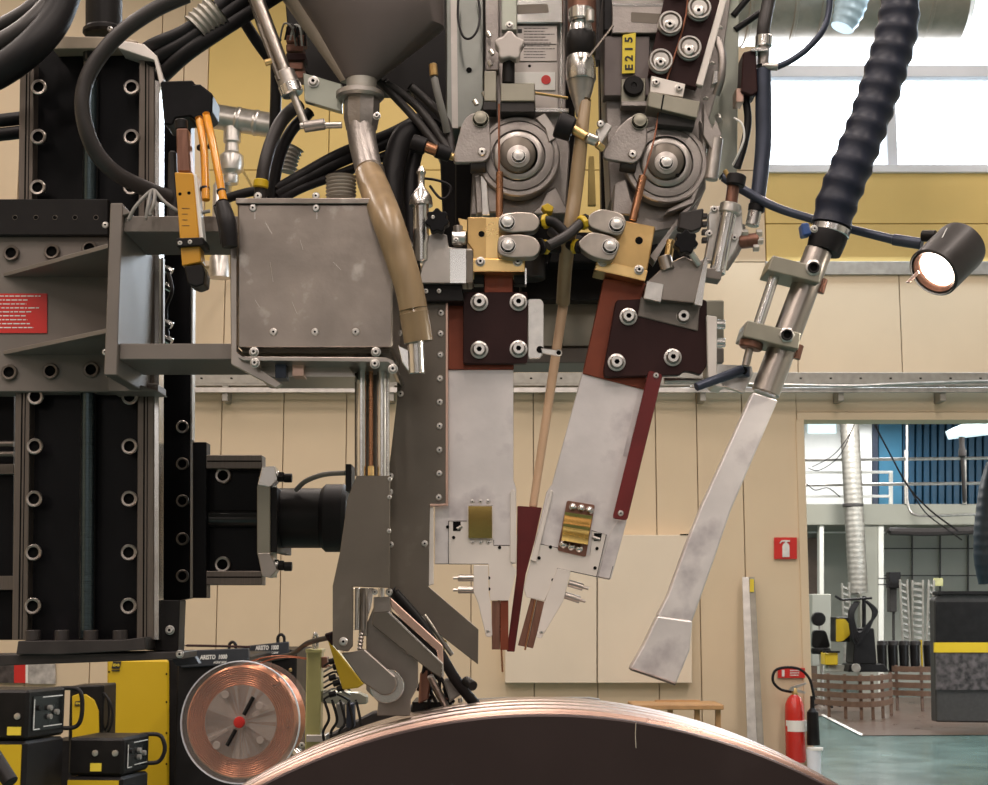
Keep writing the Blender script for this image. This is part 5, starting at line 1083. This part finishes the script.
disc_c = P(751, 345, YQ - .01); rod('knurled_disc', P(752, 341, YQ - .012), P(750, 349, YQ - .012), K(12, YQ), 'tip_brown', t); rod('threaded_stud', P(750, 347, YQ - .012), P(745.5, 366, YQ - .012), K(4, YQ), 'steel_mid', t)
t = T('corrugated_hose', 'thick blue black corrugated suction hose curving up to the right', 'hose', P(860, 130, 1.90))
ribbed('hose_skin', [(906, -60, 1.93), (901, -10, 1.92), (897, 30, 1.915), (886, 70, 1.91), (870, 118, 1.905), (852, 165, 1.90), (838, 200, 1.90), (831, 226, 1.90)], 21, 15, .10, 'corr_black', t, rr=[20, 20.5, 22.5, 22.5, 21.5, 22, 22, 21])
tube('cuff', [(834, 218, 1.90), (828, 238, 1.90), (823.5, 252, 1.90)], [19, 19.5, 17.5], 'rubber', t, 24)
a, b = P(832, 226, 1.90), P(829.3, 236, 1.90); rod('hose_clamp', a, b, K(20, 1.9), 'steel_bright', t, seg=32)
prism('clamp_tab', [(801, 223), (809, 222), (812, 234), (803, 236)], 1.885, .02, 'blue_clamp', t, .002); bolt(814, 229, 1.87, 4, t, 'socket')
# work lamp
t = T('work_lamp', 'small black cylindrical work lamp shining at right above the nozzle', 'lamp', P(950, 255, 1.88))
fa = P(933, 273, 1.85); ra = P(968, 239, 1.887); ax = (ra - fa).normalized(); r = K(27, 1.87)
lathe('housing', fa, ax, [(r * .86, .012), (r * .93, -.001), (r, .001), (r * 1.0, .066), (r * .97, .072), (r * .55, .078), (0, .079)], 'rubber_grey', t, 40)
lathe('bulb_face', fa, ax, [(0, .008), (r * .6, .009), (r * .72, .011), (r * .72, .014), (0, .0145)], 'lamp_glow', t, 32)
lathe('copper_ring', fa, ax, [(r * .73, .006), (r * .85, .002), (r * .87, .006), (r * .73, .012)], 'tip_brown', t, 40, closed=False)
rod('print', P(941, 240, 1.8425), P(947, 228, 1.8475), .0006, 'print_white', t, seg=6)
prism('front_tab', [(918, 270), (920, 273), (910, 283), (906.5, 282)], 1.835, .004, 'copper_pink', t)
l = bpy.data.lights.new('lamp_spot', 'SPOT'); l.energy = 6; l.spot_size = R(80); l.color = (1, .9, .75); l.shadow_soft_size = .02
lo = bpy.data.objects.new('lamp_spot', l); COL.objects.link(lo); lo.location = fa - ax * .01; lo.rotation_euler = ax.to_track_quat('Z', 'Y').to_euler()
t = T('lamp_arm', 'dark flexible lamp arm running behind the corrugated hose', 'arm', P(850, 230, 1.95))
tube('arm', [(722, 176, 1.99), (745, 191, 1.98), (775, 207, 1.97), (812, 219, 1.96), (850, 229, 1.95), (895, 240, 1.93)], [5, 5, 4.6, 4.4, 4.4, 5], 'bluegrey', t, 12); prod('arm_end', (893, 239.5, 1.93), (922, 244, 1.91), 6, 'bluegrey', t); prod('joint', (922, 236, 1.90), (936, 236, 1.89), 6, 'black_satin', t)
# gas hoses at the right head
t = T('gas_hose', 'thick dark blue hose hanging in front of the window edge', 'hose', P(762, 120, 1.99))
tube('hose', [(778, -40, 2.0), (770, -5, 2.0), (764, 25, 1.99), (763, 40, 1.99)], 7, 'rubber_grey', t, 16); tube('hose', [(763, 66, 1.99), (763.5, 110, 1.99), (763, 150, 1.99), (757, 205, 1.985)], [8.2, 8.6, 8.4, 7.6], 'bluegrey', t, 16)
prod('clamp', (764, 36, 1.99), (763.5, 47, 1.99), 9, 'steel_bright', t); prod('fitting', (764, 46, 1.99), (763, 68, 1.99), 6, 'cast', t); prod('side_fitting', (762, 66, 1.985), (778, 67, 1.98), 4, 'steel', t)
prod('lower_clamp', (757, 204, 1.985), (756, 212, 1.985), 8.5, 'rubber', t)
t = T('hose_end_fitting', 'bright brass and steel elbow fitting under the thick dark blue hose', 'fitting', P(752, 235, 1.98))
prod('neck', (755, 211, 1.985), (752, 226, 1.985), 7, 'chrome', t); prod('elbow', (738, 242, 1.98), (758, 240, 1.98), 7.5, 'tip_brown', t); 
for x, y in ((759, 233), (760, 241), (756, 248), (745, 233)): prod('nut', (x - 3, y, 1.975), (x + 3, y, 1.975), 3.8, 'zinc', t, seg=6)
t = T('solenoid_valve', 'dark brown solenoid valve block beside the thick hanging hose', 'valve', P(748, 80, 2.0))
prism('valve_body', [(743, 52), (756, 49), (758, 92), (752, 96), (741, 92)], 1.98, .04, 'phenolic', t, .002); box('valve_base', 736, 88, 744, 102, 1.985, .03, 'copper_pink', t, .001); box('bright_cap', 751, 48, 768, 51, 1.975, .02, 'steel_bright', t)
cab('thin_curved_cable', [(830, -20, 1.97), (829, 10, 1.97), (823, 30, 1.97), (808, 48, 1.975), (792, 60, 1.98), (777, 67, 1.985)], 3.4, 'bluegrey', 'dark curved cable from the hose fitting up over the duct')
cab('white_wire', [(734, 118, 1.97), (742, 124, 1.965), (744, 138, 1.965), (738, 155, 1.97), (733, 165, 1.98)], 1.2, 'print_white', 'thin white wire arc right of the right feed head')
cab('black_drop_cable', [(745, 95, 2.0), (748, 120, 2.0), (744, 145, 2.0), (737, 168, 2.0)], 4, 'rubber', 'black cable dropping behind the white wire arc')
for i, (a, b, lb) in enumerate((((735, 30), (770, 6), 'lower black strut crossing behind the hose top'), ((733, 16), (760, -16), 'upper black strut crossing behind the hose top'))):
    tag(prod('strut', (a[0], a[1], 2.05), (b[0], b[1], 2.05), 3.4, 'rubber'), lb, 'strut')
# ================================================================ DRUM (workpiece)
Y0 = 1.80
zt = PZ(713, Y0); xw = PX(544, Y0, 713); _q = P(831, 785, Y0); _a = _q.x - xw; _s = zt - _q.z
RW = (_a * _a + _s * _s) / (2 * _s); cz = zt - RW; print('DRUM', RW, cz - RW)
t = T('steel_drum', 'huge dark faced steel drum with bright stepped rim at bottom', 'drum', (xw, Y0, .0))
lathe('drum_face', (xw, Y0 + .02, cz), (0, -1, 0), [(RW - .002, 0), (RW - .002, .018), (RW - .004, .02), (.12, .02), (.12, .0), (0, 0)], 'drum_face', t, 256)
y = Y0 + .021
for i, (dr, wd, m) in enumerate(((.003, .028, 'drum_copper'), (-.006, .012, 'recess'), (.005, .032, 'drum_rim'), (-.004, .012, 'recess'), (.006, .04, 'drum_rim'), (-.003, .012, 'recess'), (.006, .06, 'drum_rim'))):
    if m == 'recess': lathe('groove', (xw, y, cz), (0, 1, 0), [(RW + dr, 0), (RW + dr, wd)], 'steel_dark', t, 256)
    else: lathe('rim_ring', (xw, y, cz), (0, 1, 0), [(RW + dr - .002, 0), (RW + dr, .0015), (RW + dr, wd - .0015), (RW + dr - .002, wd)], m, t, 256)
    y += wd
tube('scratch', [(636, 722, Y0 - .0005), (635.4, 735, Y0 - .0005), (636, 748, Y0 - .0005)], .5, 'steel_bright', t, 6)
for s in (-1, 1):
    xr = xw + s * .42; zr = cz - .55
    lathe('support_roller', (xr, Y0 + .05, .13), (0, 1, 0), [(.125, 0), (.13, .005), (.13, .2), (.125, .205)], 'rubber', t, 40)
if cz - RW > .02: wbox('cradle', (xw - .5, Y0 + .06, 0), (xw + .5, Y0 + .3, cz - RW + .02), 'bracket_grey', t)
tag(prism('rim_rag', [(470, 700), (500, 698.5), (590, 698), (602, 700), (598, 703), (480, 705)], 2.07, .03, 'cable_grey', None, .002), 'flat grey strip lying on the crown of the drum rim', 'strip')

# ================================================================ SPOOL AND STAND
YK = 2.6
t = T('wire_spool', 'clear plastic spool wound with copper welding wire and red hub', 'spool', P(240, 722, YK))
c0 = P(240.5, 722, YK - .03); c1 = P(254, 718.5, YK + .075); ax = (c1 - c0).normalized(); k = K(1, YK)
L = (c1 - c0).length
def sp(name, prof, mats, **kw): return lathe(name, c0, ax, [(r * k, h) for r, h in prof], mats, t, 56, **kw)
sp('winding', [(35, .004)] + [(r, .004 + (.0014 if i % 2 else 0)) for i, r in enumerate([36 + j * 1.0 for j in range(18)])] + [(53.8 - (i % 2) * .9, .008 + i * .0045) for i in range(int((L - .012) / .0045))] + [(53, L - .004), (28, L - .004)], 'spool_wire')
sp('hub_drum', [(6, .001), (35, .001), (35.3, L - .002), (6, L - .002)], 'spool_hub')
sp('front_flange', [(57.5, -.004), (58, -.002), (58, 0), (57.5, .001), (7, .001), (7, -.004)], 'plastic_clear')
sp('flange_rim', [(57.4, -.005), (58.4, -.005), (58.6, .001), (57.4, .001)], 'white_frame', closed=False)
sp('rear_flange', [(57, L - .001), (57.5, L), (57.5, L + .002), (57, L + .003), (7, L + .003), (7, L - .001)], 'plastic_clear')
sp('red_hub', [(5.4, -.006), (5.6, -.010), (5, -.013), (2, -.014), (0, -.014)], 'red')
for i, (a0, m, r0, r1) in enumerate(((-62, 'rubber', 8, 27), (118, 'rubber', 8, 25), (150, 'plastic_clear', 14, 34), (-28, 'plastic_clear', 14, 32))):
    _, s, u = frame_for(ax); d = (Vector((1, 0, 0)) * math.cos(R(a0)) - Vector((0, 0, 1)) * math.sin(R(a0)))
    rod('hub_spoke', c0 + d * r0 * k - ax * .006, c0 + d * r1 * k - ax * .006, k * 2.0, m, t, seg=8)
for a0, r0 in ((135, 31), (40, 26), (-40, 24), (-120, 30)):
    d = (Vector((1, 0, 0)) * math.cos(R(a0)) - Vector((0, 0, 1)) * math.sin(R(a0))); rod('flange_hole_rim', c0 + d * r0 * k - ax * .0055, c0 + d * r0 * k - ax * .004, k * 4, 'spool_hub', t)
rod('axle', c0 + ax * L, c0 + ax * (L + .22), k * 6, 'steel_dark', t)
tag(tube('feed_wire', [(236, 668, 2.63), (262, 658, 2.60), (290, 656, 2.58), (330, 663, 2.5), (352, 672, 2.4)], .7, 'wire_copper', seg=6), 'upper thin copper wire leaving the spool towards the right', 'wire', 'copper wires leaving the spool')
tag(tube('feed_wire', [(252, 668, 2.63), (272, 659, 2.60), (300, 658, 2.58), (332, 667, 2.5), (360, 682, 2.4)], .7, 'wire_copper', seg=6), 'lower thin copper wire leaving the spool towards the right', 'wire', 'copper wires leaving the spool')
t = T('spool_stand', 'yellow green square post with chrome eye bolt and side arm', 'stand', P(314, 785, 2.5))
xa = P(314, 700, 2.5)
wbox('post', (PX(306.5, 2.5, 650), 2.5, 0), (PX(321.5, 2.5, 650), 2.54, PZ(651, 2.5)), 'post_green', t, .002)
prism('top_cap', [(305.5, 649), (322, 649), (322, 653), (305.5, 653)], 2.495, .05, 'post_green', t, .001)
tube('eye_bolt', [(314.5, 650, 2.52), (313, 640, 2.52), (315, 633.5, 2.52), (317.5, 639, 2.52), (316.5, 650, 2.52)], 1.5, 'chrome', t)
prism('side_arm', [(321.5, 690), (358, 692), (367, 696), (367, 704), (350, 705), (321.5, 703)], 2.51, .03, 'greenish_plate', t, .002)
box('clip_block', 321.5, 657, 327, 668, 2.50, .03, 'tip_brown', t); box('lower_bracket', 306, 735, 326, 742, 2.49, .05, 'galv', t); bolt(302, 745, 2.5, 3, t, 'pan')
tag(prism('yellow_side_cover', [(327, 638), (333, 646), (338.7, 652.8), (364, 684), (358, 688), (342.8, 690)], 2.3, .03, 'yellow_paint', None, .002), 'yellow slanted sheet cover behind the pivot arm', 'cover')
tag(prism('dark_cover_edge', [(324, 634), (333, 631), (336, 640), (331, 647)], 2.3, .04, 'phenolic', None, .002), 'dark brown corner at the top of the yellow slanted cover', 'corner')
tag(tube('black_pipe', [(260, 660, 2.9), (290, 655, 2.7), (308, 643, 2.5), (332, 637, 2.3)], 2.6, 'rubber', seg=10), 'black pipe rising from the black cabinets to the guard plate', 'pipe')
t = T('connector_bundle', 'bundle of black plugs and grey wires right of the green post', 'cable bundle', P(345, 690, 2.45))
for i in range(7):
    y = 662 + i * 5.5; tube('plug_wire', [(324, y + 4, 2.47), (334, y - 1, 2.45), (343, y + 2, 2.44), (350, y + 6, 2.45)], 1.1, 'cable_grey' if i % 2 else 'rubber', t, 6); prod('plug', (329 + i % 3 * 4, y, 2.44), (336 + i % 3 * 4, y - 2, 2.44), 3, 'rubber', t, seg=8)
for i in range(5):
    x = 324 + i * 8; tube('hanging_wire', [(x, 700, 2.46), (x + 5, 718 + i * 2, 2.45), (x - 1, 733, 2.45), (x + 3, 752, 2.45)], 1.5, 'rubber', t, 6)
for x in (336, 346): box('blue_grey_block', x, 703, x + 8, 728, 2.48, .03, 'bluegrey' if x > 340 else 'cable_grey', t, .002)
tag(prod('roller_shaft', (296, 752, 2.42), (306, 762, 2.40), 5, 'chrome'), 'bright round shaft end under the spool right edge', 'shaft')
t = T('drum_support_frame', 'dark machine frame standing behind the left edge of the drum', 'frame', P(360, 760, 2.6))
prism('frame_plate', [(328, 735), (372, 712), (420, 704), (440, 712), (440, 790), (328, 790)], 2.62, .04, 'rubber_grey', t, .003)
wbox('frame_leg', (PX(340, 2.64, 760), 2.64, 0), (PX(400, 2.64, 760), 2.70, PZ(770, 2.64)), 'rubber_grey', t)
prod('strut', (404, 668, 2.4), (388, 712, 2.4), 3, 'rubber_grey', t)

# ================================================================ WELDING POWER SOURCES
def cyl_eye(x, y, Y, t): tube('lifting_eye', [(x - 3, y + 9, Y), (x - 3.2, y + 2, Y), (x, y - 1, Y), (x + 3.2, y + 2, Y), (x + 3, y + 9, Y)], 1.5, 'rubber', t, 8)
for (pts, Y, lx, ly, ex, lb, side) in (([(176, 651), (249, 648), (249, 790), (176, 790)], 7.6, 213.5, 658, 232.5, 'front black welding power source with white lettering behind the spool', 7),
        ([(244, 646), (289, 641.5), (296, 648), (296, 790), (244, 790)], 8.4, 267, 648.6, 281, 'rear black welding power source with white lettering right of the spool top', 0)):
    t = T('power_source', lb, 'power source', P(pts[0][0] + 30, 900, Y), 'black welding power sources'); t.location.z = 0; WL[t.name] = Vector(t.location)
    z1 = PZ(pts[0][1] + 4, Y); xl, xr = PX(pts[0][0], Y, 700), PX(pts[2][0], Y, 700)
    wbox('cabinet', (xl, Y, .05), (xr, Y + .75, z1), 'black_satin', t, .01)
    hd = prism('top_fascia', [(pts[0][0] + 1, pts[0][1]), (pts[1][0] - 1, pts[1][1]), (pts[1][0], pts[1][1] + 16), (pts[0][0] + 5, pts[0][1] + 17)], Y - .03, .05, 'fascia_dark', t, .005)
    rt = R(1.5)
    text('lettering', 'ARISTO  1000', lx, ly - 1, Y - .034, 4.6, 'print_white', hd, 27 if Y < 8 else 23, rt, .1); text('lettering', 'AC/DC SAW', lx + (6.5 if Y < 8 else 5), ly + 4.2, Y - .034, 2.2, 'print_white', hd, 13, rt, .1)
    cyl_eye(ex, 643 if Y < 8 else 635.5, Y + .2, t)
    if Y > 8: disc('orange_lamp', 290.5, 670, Y - .002, [(1.8, 0), (1.8, 6), (0, 8)], 'brass', t, 12)
    for x in (xl + .05, xr - .12): wbox('foot', (x, Y + .05, 0), (x + .07, Y + .7, .06), 'rubber', t)
t = T('shelf_edge', 'grey angled bracket end lying between slide and black cabinet', 'bracket', P(182, 660, 2.1))
prism('angle', [(168, 652), (191, 650), (199, 664), (176, 666)], 2.1, .02, 'fascia_dark', t, .001)
tag(tube('rear_rail', [(184, 645.5, 7), (215, 646, 7), (250, 647, 7)], 1.2, 'phenolic', seg=8), 'dark thin rail on the wall above the front black power source', 'rail')

t = T('yellow_cabinet', 'tall yellow cabinet door with black edge behind the welders', 'cabinet', (PX(138, 8.6), 8.6, 0))
prism('door_panel', rnd([(107, 660), (168.5, 660), (168.5, 990), (107, 990)], 3), 8.6, .05, 'yellow_paint', t, .01)
wbox('cabinet_body', (PX(166, 8.64, 700), 8.62, 0), (PX(180, 8.64, 700), 9.2, PZ(659, 8.64)), 'black_satin', t, .005)
for y in (672, 700, 731, 762): bolt(109, y, 8.595, 1, t, 'dot'); bolt(166.5, y + 2, 8.595, 1, t, 'dot')
lg = prism('logo_plate', [(113, 661.5), (121, 661.5), (119.5, 668.5), (111.5, 668.5)], 8.59, .006, 'print_black', t, 0); text('lettering', 'ESAB', 116.3, 665, 8.588, 2.6, 'label_yellow', lg, 6.5); box('logo_bar', 111.5, 670, 119.5, 671, 8.59, .006, 'print_black', t, 0)
t = T('poster', 'red and dark poster strip on the wall at the far left', 'poster', P(12, 672, 12.94)); box('dark_print', -5, 664, 14, 683, 12.95, .03, 'photo_strip', t); box('red_print', 14, 664, 25.5, 683, 12.95, .03, 'red', t); box('white_strip', 25.5, 664, 28, 683, 12.95, .03, 'white', t)
t = T('picture_poster', 'grey picture poster right of the red poster strip', 'poster', P(42, 672, 12.94)); box('grey_print', 28.3, 664, 55, 684, 12.95, .03, 'poster_grey', t)

def machine(name, lb, x0, x1, xf, yt, yb, Yf, ys, t_label, lx):
    """welding rectifier: black cabinet turned so that its side faces left, front panel on the right"""
    t = T(name, lb, 'welder', (PX((x0 + x1) / 2, Yf, 700), Yf, 0), 'yellow and black welders')
    A = (PX(x0, Yf + .02, 700), Yf + .02); B = (PX(xf, Yf, 700), Yf); C_ = (PX(x1, Yf + .28, 700), Yf + .28); D = (A[0] + (C_[0] - B[0]), A[1] + .28)
    def slab(nm, z0, z1, mat, ins=0):
        f = [Vector((p[0], p[1], z0)) for p in (A, B, C_, D)]; return prism3(nm, f, [Vector((p.x, p.y, z1)) for p in f], mat, t, .012)
    zt = PZ(yt, Yf); zb = PZ(yb, Yf)
    slab('top_housing', zb, zt, 'black_satin'); slab('lower_housing', .12, zb - .006, 'rubber')
    s = Vector((A[0], A[1], 0)); d = (Vector((B[0], B[1], 0)) - s); n = Vector((d.y, -d.x, 0)).normalized(); 
    def side(nm, u0, u1, z0, z1, mat, th=.006):
        a = s + d * u0; b = s + d * u1; f = [Vector((a.x, a.y, z0)), Vector((b.x, b.y, z0)), Vector((b.x, b.y, z1)), Vector((a.x, a.y, z1))]
        return prism3(nm, [p + n * th for p in f], [p - n * .002 for p in f], mat, t, 0)
    e = (Vector((C_[0], C_[1], 0)) - Vector((B[0], B[1], 0))); n2 = Vector((e.y, -e.x, 0)).normalized(); s2 = Vector((B[0], B[1], 0))
    def front(nm, u0, u1, z0, z1, mat, th=.004, parent=None):
        a = s2 + e * u0; b = s2 + e * u1; f = [Vector((a.x, a.y, z0)), Vector((b.x, b.y, z0)), Vector((b.x, b.y, z1)), Vector((a.x, a.y, z1))]
        return prism3(nm, [p + n2 * th for p in f], [p - n2 * .002 for p in f], mat, parent or t, 0)
    side('yellow_side', .02, .94, .15, zb - .02, 'yellow_paint')
    side('type_label', lx, lx + .20, zb + .02, zb + .055, 'label_yellow')
    for u in (.50, .86): 
        a = s + d * u; lathe('cover_screw', Vector((a.x, a.y, zb + .10)), n, [(.014, -.002), (.014, .008), (0, .01)], 'zinc', t, 12)
    H = zt - zb
    p = front('control_panel', .12, .90, zb + H * .16, zt - H * .14, 'screen_glass')
    for (u0, u1, z0, z1) in ((.14, .30, .18, .20), (.14, .155, .18, .80), (.40, .88, .22, .24), (.36, .88, .82, .84)): front('panel_line', u0, u1, zb + H * z0, zb + H * z1, 'print_white', .006)
    for u, z in ((.22, .62), (.52, .6), (.52, .42), (.70, .5)):
        a = s2 + e * u; lathe('panel_knob', Vector((a.x, a.y, zb + H * z)), n2, [(.012, .003), (.012, .02), (0, .022)], 'cable_grey' if u > .3 else 'black_satin', t, 12)
    q = s2 + e * 1.0; hx = q + e.normalized() * .02
    pts = [Vector((q.x - .06, q.y, zt - .01)), Vector((hx.x + .03, hx.y, zt - .01)), Vector((hx.x + .06, hx.y, zt - .05)), Vector((hx.x + .06, hx.y, zb + .07)), Vector((hx.x + .03, hx.y, zb + .03)), Vector((q.x - .04, q.y, zb + .03))]
    sweep('handle', spline(pts, 5), .010, 'rubber', t, 10)
    wbox('wheel_base', (min(A[0], D[0]) + .05, Yf + .05, 0), (C_[0] - .05, Yf + .22, .14), 'rubber', t)
    return t
machine('welding_rectifier', 'larger black and yellow welder cut by the left picture edge', -40, 66, 28, 690, 740, 6.6, 0, '', .72)
machine('welding_rectifier', 'smaller black and yellow welder standing before the yellow cabinet', 70, 151, 125, 738, 776, 6.9, 0, '', .42)
t = T('wire_feeder_box', 'black wire feeder with rounded yellow side panel and coiled hose', 'wire feeder', P(85, 740, 7.6))
prism('case', rnd([(70, 686), (104, 685), (103, 739), (68, 742)], 2), 7.6, .25, 'black_satin', t, .01)
prism('yellow_panel', [(72, 696), (78, 694), (86, 694.5), (94, 700), (98.5, 711), (99, 738), (72, 740)], 7.59, .02, 'yellow_paint', t, .003)
lg = prism('logo_plate', [(75, 701.5), (82, 700.5), (81, 705), (74.5, 706)], 7.58, .008, 'print_black', t, 0); text('lettering', 'ESAB', 78.2, 703.3, 7.578, 2, 'label_yellow', lg, 5)
tube('hose_loop', [(103, 692, 7.6), (110, 702, 7.58), (112.5, 715, 7.58), (110, 728, 7.58), (104, 737, 7.6)], 1.3, 'rubber', t, 8); tube('hose_loop', [(103, 689, 7.65), (108, 700, 7.64), (109, 715, 7.64), (107, 727, 7.64), (102, 734, 7.65)], 1.1, 'rubber', t, 8)
wbox('trolley', (PX(66, 7.6), 7.62, 0), (PX(103, 7.6), 7.84, PZ(741, 7.6)), 'rubber', t)
tag(rod('black_tube', P(-10, 750, 5.8), P(11, 783, 5.75), .03, 'rubber'), 'black tube end at the lower left picture corner', 'tube')
